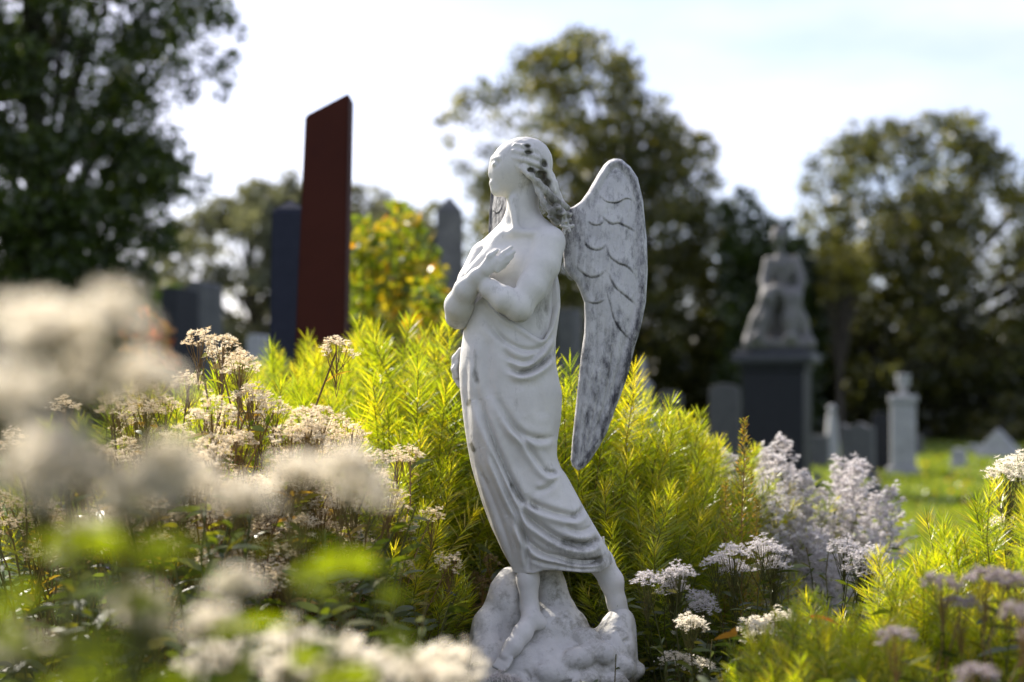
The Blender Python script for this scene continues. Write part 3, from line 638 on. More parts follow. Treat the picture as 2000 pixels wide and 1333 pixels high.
tree('broadleaf_tree', [(1845, 205), (1905, 225), (1935, 275), (1985, 310), (2060, 330), (2120, 420), (2140, 800), (2100, 870), (1500, 870), (1540, 700), (1590, 600), (1575, 480), (1550, 400), (1568, 330), (1600, 270), (1640, 245), (1700, 232), (1770, 240)],
     43, 1800, .38, M['tree_mid'], 'wide dark tree above the urn monument at the far side of the lawn', 'tree', ncl=820, cr=.78, per=95, ls=.20, depth=3.2, seed=5, lowbias=.45, vbias=-.05, holes=((1930, 520, 70, .8), (1880, 620, 60, .5), (1990, 720, 60, .6), (1720, 560, 50, .55), (1640, 420, 60, .4), (1960, 430, 50, .7), (1740, 330, 40, .5), (1820, 330, 40, .5), (1960, 790, 40, .6)))
tree('broadleaf_tree', [(-160, -260), (120, -330), (400, -160), (450, -20), (478, 80), (440, 120), (470, 150), (415, 190), (385, 240), (350, 270), (380, 320), (415, 345), (395, 400), (340, 430), (365, 480), (290, 520), (300, 600), (250, 640), (-200, 640), (-260, 200)],
     15, 95, .17, M['tree_dark'], 'big dark leafy tree filling the upper left corner with its trunk among the leaves', 'tree', ncl=800, cr=.38, per=155, ls=.075, depth=1.6, seed=8, lowbias=.4, vbias=.05, holes=((330, 120, 60, .6), (250, 60, 50, .4), (60, 300, 45, .4), (200, 180, 40, .4), (400, 100, 40, .5), (330, 240, 40, .5)), top=.95)
tree('broadleaf_tree', [(1410, 400), (1450, 375), (1500, 420), (1545, 440), (1600, 520), (1620, 600), (1600, 850), (1400, 850)], 40, 1500, .3, M['tree_dark'], 'lower dark green tree behind the seated stone figure', 'tree', ncl=200, cr=.9, per=220, ls=.22, depth=2.5, seed=9, vbias=-.1)
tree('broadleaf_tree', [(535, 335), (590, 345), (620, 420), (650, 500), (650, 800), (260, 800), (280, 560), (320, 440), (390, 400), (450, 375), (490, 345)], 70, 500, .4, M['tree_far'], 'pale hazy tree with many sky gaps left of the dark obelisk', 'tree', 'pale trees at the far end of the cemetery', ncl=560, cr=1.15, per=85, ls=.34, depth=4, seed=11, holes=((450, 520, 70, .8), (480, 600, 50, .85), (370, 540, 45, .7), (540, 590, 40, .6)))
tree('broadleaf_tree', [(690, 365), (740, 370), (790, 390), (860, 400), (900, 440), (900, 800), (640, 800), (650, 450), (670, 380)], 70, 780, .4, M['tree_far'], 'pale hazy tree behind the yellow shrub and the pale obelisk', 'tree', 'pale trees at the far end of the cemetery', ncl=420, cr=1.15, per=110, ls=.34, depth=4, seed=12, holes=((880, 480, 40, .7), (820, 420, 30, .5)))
tree('broadleaf_tree', [(1900, 830), (1930, 780), (2000, 770), (2060, 800), (2060, 880), (1900, 880)], 40, 1990, .12, M['tree_mid'], 'low rounded shrub at the right edge beyond the lawn', 'shrub', ncl=60, cr=.5, per=160, ls=.16, depth=1.2, seed=13, vbias=.1)
tree('broadleaf_tree', [(1600, 470), (1690, 480), (1700, 560), (1640, 600), (1590, 580)], 38, 1640, .1, M['tree_mid'], 'slim tree with bright sunlit leaves just right of the seated stone figure', 'tree', ncl=40, cr=.6, per=110, ls=.2, depth=1.0, seed=14, vbias=.5)  # sunlit brightness is put into the leaf colour by the high bias
for k, (x0, x1, t0, lab) in enumerate([(-120, 330, 560, 'dark hedge mass under the big left tree'), (860, 1480, 640, 'dark shrubbery at the foot of the tallest tree'), (1440, 2080, 640, 'dark shrubbery behind the urn monument and lawn')]):
    g = np.random.default_rng(40+k); Dm = (24, 46, 45)[k]; n = 9000
    px = g.uniform(x0, x1, n); py = t0+(872-t0)*g.random(n)**.8+20*np.sin(px*.03)
    P = np.stack([(px-1000)/F*Dm, Dm+g.uniform(-1, 1, n), np.maximum(.03, CAMZ+(HOR-py)/F*Dm)], 1)
    Vl, Ql, il = cards(P, g.uniform(.25, .6, n)*(Dm/45), .8, g)
    tag(obj('shrubbery', leafmesh('shrubbery', Vl, Ql, il, g.random(n)*.6), M['tree_dark']), lab, 'shrubbery', kind='stuff')
# yellow autumn shrub
tree('autumn_shrub', [(700, 440), (740, 420), (800, 400), (830, 440), (850, 500), (870, 560), (880, 640), (870, 790), (650, 790), (665, 560), (680, 480)], 8.2, 760, .02, M['yellow'], 'tall shrub with yellow and orange autumn leaves beside the dark red pillar', 'shrub', ncl=170, cr=.16, per=22, ls=.075, depth=.5, seed=21, vbias=.06)
tree('autumn_shrub', [(810, 560), (850, 540), (890, 570), (900, 640), (880, 790), (800, 790)], 7.0, 850, .015, M['yellow'], 'lower yellowing shrub at the foot of the pale obelisk', 'shrub', ncl=60, cr=.13, per=22, ls=.06, depth=.3, seed=22, vbias=.1)
tree('autumn_shrub', [(250, 620), (300, 600), (335, 660), (350, 800), (260, 800)], 9, 300, .02, M['red_leaf'], 'small rusty orange shrub behind the white flowers on the left', 'shrub', ncl=40, cr=.14, per=22, ls=.06, depth=.3, seed=23, vbias=.4)

# ------------------------------------------------------------------ MONUMENTS
M['steel'] = stone('dark_red_steel', (.040, .010, .006), (.056, .014, .009), 2, .15, .7, (.035, .009, .008), .5, .8, spec=.12, fine=60)
M['navy'] = stone('polished_dark_granite', (.010, .013, .026), (.017, .021, .037), 20, .05, .5, spec=.2, fine=200)
M['pale'] = stone('pale_grey_marble', (.28, .285, .30), (.42, .42, .43), 5, .4, .75, (.15, .155, .15), .5, .75)
M['grey'] = stone('grey_headstone', (.06, .062, .07), (.11, .11, .115), 7, .4, .7, (.06, .065, .055), .5, .8)
M['dark'] = stone('dark_granite', (.010, .011, .016), (.018, .02, .026), 15, .2, .6, spec=.25, fine=120)
M['bronze'] = stone('weathered_figure_stone', (.075, .075, .08), (.19, .185, .18), 6, .4, .7, (.10, .10, .09), .5, .75)
M['capstone'] = stone('dark_capstone', (.035, .037, .047), (.06, .062, .075), 15, .2, .6, spec=.3)
def prism(name, base, topz, dth, bev=.006):
    """leaning plate: base quad x0,x1 at z=0, top x0,z0 / x1,z1"""
    import bmesh
    bm = bmesh.new(); (b0, b1), (t0, z0, t1, z1) = base, topz
    A = [(b0, 0), (b1, 0), (t1, z1), (t0, z0)]; f = [bm.verts.new((x, -dth/2, z)) for x, z in A]; b = [bm.verts.new((x, dth/2, z)) for x, z in A]
    bm.faces.new(f); bm.faces.new(b[::-1])
    for i in range(4): j = (i+1) % 4; bm.faces.new((f[j], f[i], b[i], b[j]))
    bmesh.ops.recalc_face_normals(bm, faces=bm.faces); bmesh.ops.bevel(bm, geom=list(bm.edges), offset=bev, segments=2, affect='EDGES')
    me = bpy.data.meshes.new(name); bm.to_mesh(me); bm.free(); return me
d = 5.4; zz = lambda py, d: CAMZ+(HOR-py)/F*d
cxp = gx(622, d)
x_ = lambda px, py=0: gx(px, d)-cxp
pl = prism('pillar', (x_(553), x_(664)), (x_(602), zz(235, d), x_(686), zz(191, d)), .16)
p = thing('steel_pillar', (cxp, d, 0), 'tall dark red leaning pillar with a slanted top rising over the plants', 'pillar'); obj('shaft', pl, M['steel'], p); obj('foot_plate', slab(.62, .4, .03, bev=.006), M['steel'], p, (0, 0, 0))
d = 6.6; ob = thing('dark_obelisk', (gx(568, d), d, 0), 'polished near black obelisk partly behind the dark red pillar', 'obelisk')
obj('shaft', obelisk(.215, .16, zz(390, d)-.16, .06), M['navy'], ob, (0, 0, .16)); obj('base', slab(.42, .42, .16), M['navy'], ob)
ob.rotation_euler.z = R(3)
d = 11.5; ob = thing('pale_obelisk', (gx(878, d), d, 0), 'weathered pale grey obelisk left of the angel beyond the yellow shrub', 'obelisk')
H_ = zz(385, d); obj('shaft', obelisk(.30, .205, H_-.4, .12), M['bronze'], ob, (0, 0, .4)); obj('base', slab(.46, .46, .4), M['pale'], ob)

# seated stone figure on its pedestal
d = 17.; PX = 1518
ped = thing('pedestal_monument', (gx(PX, d), d, 0), 'tall dark granite pedestal carrying a seated stone figure', 'pedestal', rz=R(-20))
u = d/F
def block(name, w_, dd, z0, z1, mat, par, bev=.015): return obj(name, slab(w_, dd, z1-z0, bev=bev), mat, par, (0, 0, z0))
block('base', .95, .9, 0, .22, M['dark'], ped); block('die', .72, .66, .222, zz(727, d), M['dark'], ped)
block('cornice', .77, .71, zz(726.5, d), zz(712, d), M['dark'], ped); block('cap', .92, .86, zz(711.5, d), zz(690, d), M['capstone'], ped, .03); block('cap_step', .80, .74, zz(689.8, d), zz(683, d), M['capstone'], ped, .02)
top_z = zz(682, d)
def build_sitter():                                       # units: centimetres, z up from the seat block, y toward the back
    f = Field((-48, -46, -1), (48, 42, 134), 1.5)
    f.box((0, 0, 4), (40, 34, 5), 3, 3); f.box((4, 8, 20), (21, 20, 20), 6, 8)      # plinth and rock seat
    f.ell((2, 8, 48), (16, 15, 15), 8); f.cone((2, 6, 50), (2, -2, 78), 12, 11, 8); f.ell((2, -3, 84), (15, 10, 11), 8)
    f.cone((1, -5, 92), (-2, -10, 104), 4.3, 4.2, 4); f.ell((-3, -13, 112), (7.2, 8.4, 9.5), 3); f.ell((-1, -9, 114), (8, 8.6, 8.8), 2)
    f.ell((-5, -21, 110), (1.8, 2, 2.8), 2); f.ell((3, 0, 110), (5, 4.5, 5.5), 3)
    f.chain([(-13, -3, 87, 6.2), (-17, -8, 68, 5.6), (-15, -20, 56, 5)], 4); f.chain([(-15, -20, 56, 4.6), (-5, -27, 58, 3.9), (2, -29, 59, 3.3)], 3)
    f.chain([(17, -3, 87, 6.4), (23, -8, 68, 5.8), (20, -16, 53, 5)], 4); f.chain([(20, -16, 53, 4.6), (10, -25, 54, 4), (3, -30, 55, 3.3)], 3)
    for i in range(4): f.chain([(-1+i*1.6, -31, 56-i*.4, 1.6), (2+i*1.6, -32, 52-i*.5, 1.3)], 1)
    f.chain([(-5, 2, 45, 10), (-12, -24, 50, 9), (-17, -28, 28, 7.5), (-22, -30, 10, 7)], 5)
    f.chain([(9, 2, 45, 10), (13, -26, 49, 9.5), (12, -30, 28, 8.5), (14, -32, 10, 8)], 5)
    f.chain([(-13, -24, 46, 7), (-24, -22, 28, 8), (-33, -20, 11, 7)], 6); f.chain([(15, -20, 44, 8), (23, -14, 26, 8), (28, -14, 11, 7)], 6)
    f.chain([(-26, -34, 11, 4.5), (-28, -40, 10, 3.3)], 3); f.chain([(12, -36, 11, 4.5), (11, -41, 10, 3.3)], 3)
    for x in (-30, -24, -16, -8, -1, 6, 17, 23): f.chain([(x*.6, -31, 46, 1.8), (x, -40+abs(x)*.3, 10, 2.6)], 2, sub=True)
    for z in (64, 71, 78): f.chain([(-11, -12, z+3, 1.4), (2, -15, z-3, 1.6), (14, -11, z+3, 1.4)], 2, sub=True)
    f.noise(.5, 5, 8); return f
V, Q = build_sitter().mesh(); fs = .0118*(zz(445, d)-top_z)/1.43
fig = thing('seated_figure', (gx(1524, d), d, top_z), 'grey stone seated woman in a long robe on the dark pedestal', 'statue', rz=R(-12))
obj('body', new_mesh('sitter', V*((zz(447, d)-top_z)/121.)*np.array([.88, .95, 1]), Q), M['bronze'], fig)

def headstone(px, pbot, pw, ptop, mat, top, label, d=None, dd=.16, rz=0, base=True, group='headstones on the far lawn', taper=.04, skew=0, name='headstone'):
    d = d or CAMZ*F/(pbot-HOR); w_ = pw/F*d; h_ = zz(ptop, d); t = thing(name, (gx(px, d), d, 0), label, 'headstone', group, R(-rz))
    b = .10*min(1, h_) if base else 0
    if base: obj('base', slab(w_*1.25, dd*1.9, b, bev=.01), mat, t)
    obj('tablet', slab(w_, dd, h_-b, top, bev=.012, taper=taper, skew=skew), mat, t, (0, 0, b)); return t
headstone(1416, 0, 60, 750, M['grey'], 'round', 'rounded grey headstone just left of the tall pedestal', d=19, dd=.3, rz=12)
headstone(1308, 0, 50, 764, M['grey'], 'round', 'dark low rounded headstone beside the pale spire', d=20, dd=.25, rz=10)
headstone(1676, 930, 62, 826, M['grey'], 'wavy', 'broad rough topped grey headstone right of the tall pedestal', dd=.42, rz=20, d=20)
headstone(1722, 915, 38, 806, M['dark'], 'round', 'narrow dark headstone between the rough stone and the urn monument', dd=.35, rz=15, d=22)
headstone(1602, 0, 32, 850, M['grey'], 'flat', 'small pale topped stone at the corner of the tall pedestal', d=24, dd=.3, rz=20)
headstone(1783, 890, 36, 850, M['grey'], 'flat', 'low dark block behind the urn monument', d=30, dd=.4, rz=12)
headstone(1873, 918, 30, 876, M['pale'], 'round', 'small pale headstone alone on the open lawn', d=23.5, dd=.28, rz=20)
headstone(1950, 900, 80, 838, M['pale'], 'point', 'wide pale grey stone at the right edge of the lawn', d=28, dd=.5, rz=25)
headstone(1905, 885, 22, 868, M['pale'], 'flat', 'tiny low marker left of the wide pale stone', d=32, dd=.2)
headstone(1692, 985, 66, 940, M['grey'], 'slant', 'low slanted dark marker in the grass in front of the rough stone', d=15.2, dd=.4, rz=10, base=False, skew=.08, taper=.2)
for k, (px, pw, pt, m_, tp, lab, dm) in enumerate([(352, 34, 565, 'dark', 'flat', 'tall dark slab stone seen over the white flowers, left one of a pair', 13), (400, 36, 552, 'grey', 'round', 'tall dark round topped stone just right of the slab', 14), (515, 30, 655, 'pale', 'round', 'small bluish stone left of the dark obelisk foot', 13), (1112, 36, 605, 'grey', 'flat', 'pale monument seen between the angel and its wing', 18)]):
    headstone(px, 0, pw, pt, M[m_], tp, lab, d=dm, dd=.4, rz=18, group='tall stones behind the planting')
d = 21.2; um = thing('urn_monument', (gx(1764, d), d, 0), 'white marble pillar monument topped by a small urn on the lawn', 'monument', rz=R(-14))
block('base', .46, .46, 0, .14, M['pale'], um); block('shaft', .36, .34, .142, zz(788, d), M['pale'], um); block('cap', .42, .40, zz(787, d), zz(772, d), M['pale'], um, .03)
obj('urn', lathe([(.05, 0), (.10, .02), (.04, .07), (.10, .14), (.125, .22), (.11, .27), (.13, .29), (.13, .32), (.02, .33)], 20), M['pale'], um, (0, 0, zz(772, d)+.002)).scale = (.85, .85, .95)
d = 20; sp = thing('spire_monument', (gx(1256, d), d, 0), 'pale marble monument with a pointed spire right of the wing', 'monument', rz=R(10))
block('base', .42, .42, 0, .9, M['pale'], sp); obj('cap', lathe([(.24, 0), (.26, .04), (.16, .09), (.10, .12)], sq=True), M['pale'], sp, (0, 0, .9)); obj('spire', lathe([(.09, 0), (.12, .03), (.12, .16), (.15, .19), (.05, .26), (.055, .33), (.02, .42), (.01, .44)], 16), M['pale'], sp, (0, 0, 1.02)).scale = (1, 1, max(.6, (zz(698, d)-1.02)/.44))
sp.children[0].scale = (1, 1, 1)
d = 26; fm = thing('finial_marker', (gx(1625, d), d, 0), 'thin pale marker with a ball on top behind the pedestal', 'monument')
obj('shaft', obelisk(.26, .15, .95, .05), M['pale'], fm); obj('ball', lathe([(.02, 0), (.07, .03), (.085, .08), (.07, .13), (.01, .16)], 14), M['pale'], fm, (0, 0, .93))

# ------------------------------------------------------------------ PLANTS
def stem_path(g, x, y, lean, h_, n=8, wob=.01):
    u = np.linspace(0, 1, n)[:, None]; a = g.uniform(0, 6.28)
    end = np.array([x+lean[0], y+lean[1], h_]); st = np.array([x, y, 0.]); mid = np.array([x+lean[0]*.25, y+lean[1]*.25, h_*.6])
    return (1-u)**2*st+2*u*(1-u)*mid+u*u*end+np.concatenate([np.zeros((1, 3)), g.normal(0, wob, (n-1, 3))*np.array([1, 1, .2])])
def along(P, t):
    n = len(P)-1; i = np.clip((t*n).astype(int), 0, n-1); f = (t*n-i)[:, None]; return P[i]*(1-f)+P[i+1]*f, (P[i+1]-P[i])
def feathery(seed, ns=42, h_=1.1, spread=.30, lpm=210, llen=.074, lw=.0025, dome=.25, lo=.30):
    """clump of upright stems densely set with thread-fine leaves"""
    g = np.random.default_rng(seed); paths = []; BV = []
    for s in range(ns):
        r = g.random()**.55; a = g.uniform(0, 6.28); ln = spread*r; hh = h_*(1-dome*r*r)*g.uniform(.84, 1.04)
        P = stem_path(g, .3*ln*math.cos(a), .3*ln*math.sin(a), (.75*ln*math.cos(a), .75*ln*math.sin(a)), hh)
        paths.append((P, np.linspace(.003, .0011, 8)))
        m = int(lpm*hh*(1-lo)); t = lo+(1-lo)*(np.arange(m)+g.random(m))/m; t = np.clip(t, 0, .999)
        p, T = along(P, t); T /= np.linalg.norm(T, axis=1, keepdims=True)
        ang = np.arange(m)*2.4+g.normal(0, .3, m); side = np.stack([np.cos(ang), np.sin(ang), 0*ang], 1)
        up = np.clip((t-.88)/.12, 0, 1)*1.3+.55+g.normal(0, .14, m)
        D = side+T*up[:, None]; L_ = llen*g.uniform(.75, 1.15, m)*(1-.35*np.clip((t-.9)/.1, 0, 1))*np.clip(.6+t, 0, 1)
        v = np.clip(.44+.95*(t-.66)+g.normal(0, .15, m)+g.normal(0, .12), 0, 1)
        BV.append((p, D, L_, v))
    p, D, L_, v = (np.concatenate([b[i] for b in BV]) for i in range(4))
    V, Q, ix = blades(p, D, L_, lw*g.uniform(.7, 1.3, len(p)), .06, 3, g)
    sv, sq = tubes(paths, 5)
    return leafmesh('feathery_foliage', V, Q, ix, v), attr(new_mesh('stems', sv, sq), 'v', np.clip(.4+.6*g.random(len(sv)), 0, 1))
def puff_cards(c, r, n, g, sz):
    d = g.normal(size=(n, 3)); d /= np.linalg.norm(d, axis=1, keepdims=True); d[:, 2] = np.abs(d[:, 2])*.9-.15
    return c+d*r[:, None]*g.uniform(.5, 1.05, n)[:, None]
def flower(seed, h_=1.0, ns=5, spread=.12, head=.05, nb=16, tuft=.0048, per=26, kind='flat', leaf=.06, nleaf=12, fs=.0028, leaflo=.35, dome=.45, brw=0.0007, vary=.85):
    """branching perennial: stems, lance leaves and heads of many small fluffy florets"""
    g = np.random.default_rng(seed); paths = []; LP, LD, LL, LW = [], [], [], []; FP, FR = [], []
    for s in range(ns):
        a = g.uniform(0, 6.28); ln = spread*math.sqrt(g.random()) if ns > 1 else 0; hh = h_*(g.uniform(vary, 1.0) if s else 1)
        if s == 0: ln *= .2
        P = stem_path(g, .2*ln*math.cos(a), .2*ln*math.sin(a), (.8*ln*math.cos(a), .8*ln*math.sin(a)), hh-head*.6); paths.append((P, np.linspace(.0032, .0016, 8)))
        m = nleaf; t = leaflo+(.97-leaflo)*g.random(m); p, T = along(P, t); ang = g.uniform(0, 6.28, m)
        D = np.stack([np.cos(ang), np.sin(ang), g.uniform(.1, .8, m)], 1); LP.append(p); LD.append(D); LL.append(leaf*g.uniform(.5, 1.2, m)); LW.append(leaf*.2*g.uniform(.7, 1.3, m))
        top = P[-1]
        for b in range(nb):
            if kind == 'flat':
                q = head*math.sqrt((b+.5)/nb)*g.uniform(.85, 1.1); an = b*2.4+g.uniform(-.3, .3); e = top+np.array([q*math.cos(an), q*math.sin(an), head*(.65-dome*(q/head)**2)+g.normal(0, head*.10)]); t0 = -(.5+.9*g.random())*head*1.8
            else:
                u = (b+.5)/nb; q = head*(1-.75*u)*g.uniform(.5, 1.05); an = b*2.4; e = top+np.array([q*math.cos(an), q*math.sin(an), head*(3.2*u-1.8)+q*.5]); t0 = head*(3.2*u-1.8)-q*.4
            s0 = np.array([top[0], top[1], top[2]+min(t0, head*1.0)]) if kind != 'flat' else top+np.array([0, 0, t0])
            if kind != 'flat' and s0[2] < top[2]: f_ = np.clip((s0[2]/max(top[2], .01)), 0, .999); s0 = along(P, np.array([f_]))[0][0]
            mm = (s0+e)/2+np.array([0, 0, -head*.08]); uu = np.linspace(0, 1, 4)[:, None]; paths.append(((1-uu)**2*s0+2*uu*(1-uu)*mm+uu*uu*e, np.linspace(brw, brw*.7, 4)))
            kk = 6 if kind == 'flat' else 11
            if kind == 'flat': off = g.normal(0, head*.12, (kk, 3))*np.array([1, 1, .8])
            else: tt = np.linspace(.35, 1.05, kk)[:, None]; off = (s0-e)*(1-tt)+g.normal(0, head*.05, (kk, 3))
            FP.append(e+off); FR.append(tuft*g.uniform(.6, 1.25, kk))
    sv, sq = tubes(paths, 5)
    FP = np.concatenate(FP); FR = np.concatenate(FR); c = np.repeat(FP, per, 0); r = np.repeat(FR, per)
    pts = puff_cards(c, r, len(c), g, fs); dd = pts-c+g.normal(0, .0006, pts.shape)
    # each floret: a tuft of tiny bristly petals pointing outward
    V, Q, ix = blades(c+dd*.15, dd+1e-5, np.linalg.norm(dd, axis=1)*1.0+fs*.3, np.full(len(c), fs)*g.uniform(.6, 1.3, len(c)), 0, 1, g)
    fl = leafmesh('florets', V, Q, ix, np.clip(np.repeat(g.random(len(FP)), per)*.6+g.random(len(c))*.45, 0, 1))
    p, D, L_, W_ = map(np.concatenate, (LP, LD, LL, LW)); lv, lq, li = blades(p, D, L_, W_, .3, 5, g)
    return leafmesh('leaves', lv, lq, li, g.random(len(p))), attr(new_mesh('stems', sv, sq), 'v', g.random(len(sv))), fl
PARTN = {'n': 0}
def plant(parts, mats, names, name, loc, label, cat, group, rz=0, s=1.):
    t = thing(name, loc, label, cat, group, rz, s)
    for me, m_, nm in zip(parts, mats, names):
        if not me.materials: me.materials.append(M[m_])
        obj(nm, me, None, t)
    return t

# --- feathery yellow green clumps
FE = [feathery(100+k, ns=64, h_=1.1, spread=(.34, .40, .36, .42)[k], lpm=(420, 400, 410, 410)[k]) for k in range(4)]
spots = [(545, 4.3, 700, 'feathery clump in front of the dark obelisk foot'), (655, 4.5, 672, 'feathery clump at the foot of the dark red pillar'),
         (760, 4.1, 655, 'feathery clump right of the dark red pillar'), (845, 3.85, 652, 'feathery clump touching the angel at its left elbow'),
         (735, 3.55, 820, 'lower feathery clump in front between pillar and angel'), (850, 3.75, 760, 'feathery clump low behind the edge of the angel robe'),
         (610, 3.9, 770, 'feathery clump behind the brown seed heads'), (1010, 3.9, 720, 'feathery clump hidden mostly behind the angel robe'),
         (1120, 3.75, 690, 'feathery clump seen between the angel and its wing'), (1215, 3.8, 795, 'feathery clump under the wing tip'),
         (1310, 3.9, 830, 'feathery clump below the pale spire monument'), (1395, 4.0, 868, 'feathery clump in front of the tall pedestal left corner'),
         (1250, 3.5, 915, 'lower feathery clump right of the angel robe'), (1340, 3.7, 930, 'lower feathery clump left of the tall seed spike'),
         (1140, 3.7, 860, 'feathery clump between the wing tip and robe'), (480, 4.6, 735, 'leftmost tall feathery clump behind the seed heads'),
         (400, 3.4, 745, 'feathery clump among the brown and cream seed heads'), (300, 3.6, 765, 'feathery clump at the far left of the seed heads'), (510, 3.4, 775, 'feathery clump behind the lowest seed heads'), (630, 3.35, 850, 'feathery clump just above the round white pair'), (690, 3.2, 930, 'low feathery clump right of the round white pair')]
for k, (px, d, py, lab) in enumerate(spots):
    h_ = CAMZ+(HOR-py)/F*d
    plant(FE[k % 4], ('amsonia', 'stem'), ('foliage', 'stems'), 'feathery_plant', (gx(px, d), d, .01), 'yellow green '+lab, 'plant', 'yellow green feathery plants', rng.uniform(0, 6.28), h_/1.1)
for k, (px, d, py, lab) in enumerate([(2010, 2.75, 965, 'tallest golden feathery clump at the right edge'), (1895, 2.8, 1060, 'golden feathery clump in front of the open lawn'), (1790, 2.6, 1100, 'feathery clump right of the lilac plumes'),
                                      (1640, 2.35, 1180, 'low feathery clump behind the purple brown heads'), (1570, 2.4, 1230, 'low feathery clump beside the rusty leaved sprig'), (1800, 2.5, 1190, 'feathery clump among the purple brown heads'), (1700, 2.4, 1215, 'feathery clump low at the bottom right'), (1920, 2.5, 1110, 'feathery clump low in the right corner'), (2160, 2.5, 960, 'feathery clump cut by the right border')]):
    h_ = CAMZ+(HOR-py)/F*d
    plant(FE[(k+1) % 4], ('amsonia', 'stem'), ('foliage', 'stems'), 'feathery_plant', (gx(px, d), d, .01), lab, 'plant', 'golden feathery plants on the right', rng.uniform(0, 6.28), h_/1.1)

# --- flowering plants
W3 = ('leaves', 'stems', 'flower_heads')
FG = [flower(200+k, 1.0, ns=1, spread=.05, head=.021, nb=12, tuft=.0068, per=18, leaf=.07, nleaf=8, fs=.005, leaflo=.45, dome=.9) for k in range(3)]
fg = [(125, .76, 600, 'blurred cream flower head high at the left, left one of the highest pair'), (235, .76, 580, 'blurred cream flower head high at the left, right one of the highest pair'), (25, .80, 590, 'blurred cream flower head at the left border'), (305, .80, 690, 'blurred pinkish head right of and below the highest pair'), (200, .80, 690, 'greenish blurred head just under the highest pair'),
      (45, .66, 740, 'very blurred pale head at the left border above the pale band'), (110, .72, 820, 'blurred pale head in the upper left of the pale band'), (20, .7, 880, 'very blurred pale head at the left end of the pale band'),
      (150, .74, 905, 'blurred pale head in the lower middle of the pale band'), (310, .8, 850, 'blurred pale head at the right end of the pale band'), (240, .78, 920, 'blurred mauve white head under the right part of the pale band'), (590, 1.0, 925, 'round white blurred head before the feathery plants, left of a pair'), (665, 1.0, 895, 'round white blurred head before the feathery plants, right of a pair'), (735, 1.05, 950, 'small faint blurred head right of the white pair'),
      (390, .95, 935, 'white blurred head left of the white pair'), (455, .95, 960, 'white blurred head nearest the white pair on its left'), (310, 1.0, 1195, 'left end of the wide blurred white heads low centre left'), (400, 1.0, 1215, 'middle of the wide blurred white heads low centre left'), (470, 1.05, 1130, 'small blurred head above the wide low ones'), (240, .95, 1170, 'greenish blurred head left of the wide low ones'),
      (560, 1.35, 1310, 'greenish white head cut by the bottom border'), (40, .9, 1250, 'dim blurred head in the bottom left corner'), (150, .95, 1040, 'dim blurred head below the pale band')]
for k, (px, d, py, lab) in enumerate(fg):
    h_ = CAMZ+(HOR-py-(48 if d < .9 else 12))/F*d
    plant(FG[k % 3], ('nearleaf', 'stem', 'fluff'), W3, 'flowering_plant', (gx(px, d), d, .01), lab, 'flower', 'foreground cream white flowers', rng.uniform(0, 6.28), h_)
M['seedleaf'] = leafmat('golden_green_leaf', [(0, (.10, .16, .02)), (.6, (.28, .26, .03)), (1, (.45, .25, .05))], .55, (1.3, 1.3, .5), .05)
SH = [flower(300+k, .9, ns=22, spread=.22, head=.032, nb=15, tuft=.0050, per=14, leaf=.05, nleaf=14, fs=.0030, leaflo=.4, dome=.85, vary=.68) for k in range(3)]
sh = [(430, 3.0, 650, 'tallest brown and cream seed head plant against the pale trees'), (350, 3.05, 740, 'seed head plant left of the tallest one'), (500, 2.95, 770, 'seed head plant right of the tallest one'), (590, 2.95, 800, 'seed head plant before the feathery clump'),
      (690, 3.0, 840, 'rightmost seed head plant of the brown group'), (250, 3.1, 780, 'seed head plant at the left edge of the brown group'), (440, 2.8, 850, 'lower seed head plant in the brown group'), (560, 2.8, 890, 'lower seed head plant beside the lone white head'), (120, 3.2, 790, 'faint seed head plant far left behind the blur'), (330, 2.75, 880, 'seed head plant low behind the pale mass')]
for k, (px, d, py, lab) in enumerate(sh):
    h_ = CAMZ+(HOR-py)/F*d
    plant(SH[k % 3], ('seedleaf', 'redstem', 'seed'), W3, 'seed_head_plant', (gx(px, d), d, .01), lab, 'plant', 'brown and cream seed head plants', rng.uniform(0, 6.28), h_/.9)
SB = [[m_.copy() for m_ in q] for q in SH]
for q in SB:
    for m_ in q: m_.materials.clear()
for k, (px, d, py, lab) in enumerate([(845, 3.35, 1085, 'dense brown fuzzy seed heads left of the statue base'), (892, 3.45, 1105, 'brown fuzzy seed heads touching the statue base'), (800, 3.3, 1150, 'lower brown fuzzy seed heads in the shade left of the base')]):
    plant(SB[k], ('green', 'redstem', 'brownfuzz'), W3, 'seed_head_plant', (gx(px, d), d, .01), lab, 'plant', 'brown fuzzy plants at the statue base', rng.uniform(0, 6.28), (CAMZ+(HOR-py)/F*d)/.9)
PL = [flower(400+k, .9, ns=12, spread=.26, head=.095, nb=26, tuft=.013, per=18, kind='plume', leaf=.05, nleaf=8, fs=.006, leaflo=.3) for k in range(2)]
for k, (px, d, py, lab) in enumerate([(1545, 4.0, 850, 'tallest lilac white plumes before the dark pedestal'), (1640, 4.1, 925, 'lilac white plumes reaching right over the lawn'), (1480, 3.9, 960, 'lilac plumes beside the golden seed spike'), (1610, 3.8, 1030, 'lower lilac plumes at the edge of the lawn')]):
    plant(PL[k % 2], ('green', 'stem', 'lilac'), W3, 'plume_flower', (gx(px, d), d, .01), lab, 'flower', 'lilac white plume flowers', (.4, 2.1, 4.0, 5.2)[k], (CAMZ+(HOR-py)/F*d)/.9/1.1)
BO = [flower(500+k, .8, ns=4, spread=.10, head=.045, nb=30, tuft=.0062, per=16, leaf=.06, nleaf=10, fs=.0032, leaflo=.45) for k in range(2)]
BW = [[me.copy() for me in b] for b in BO]
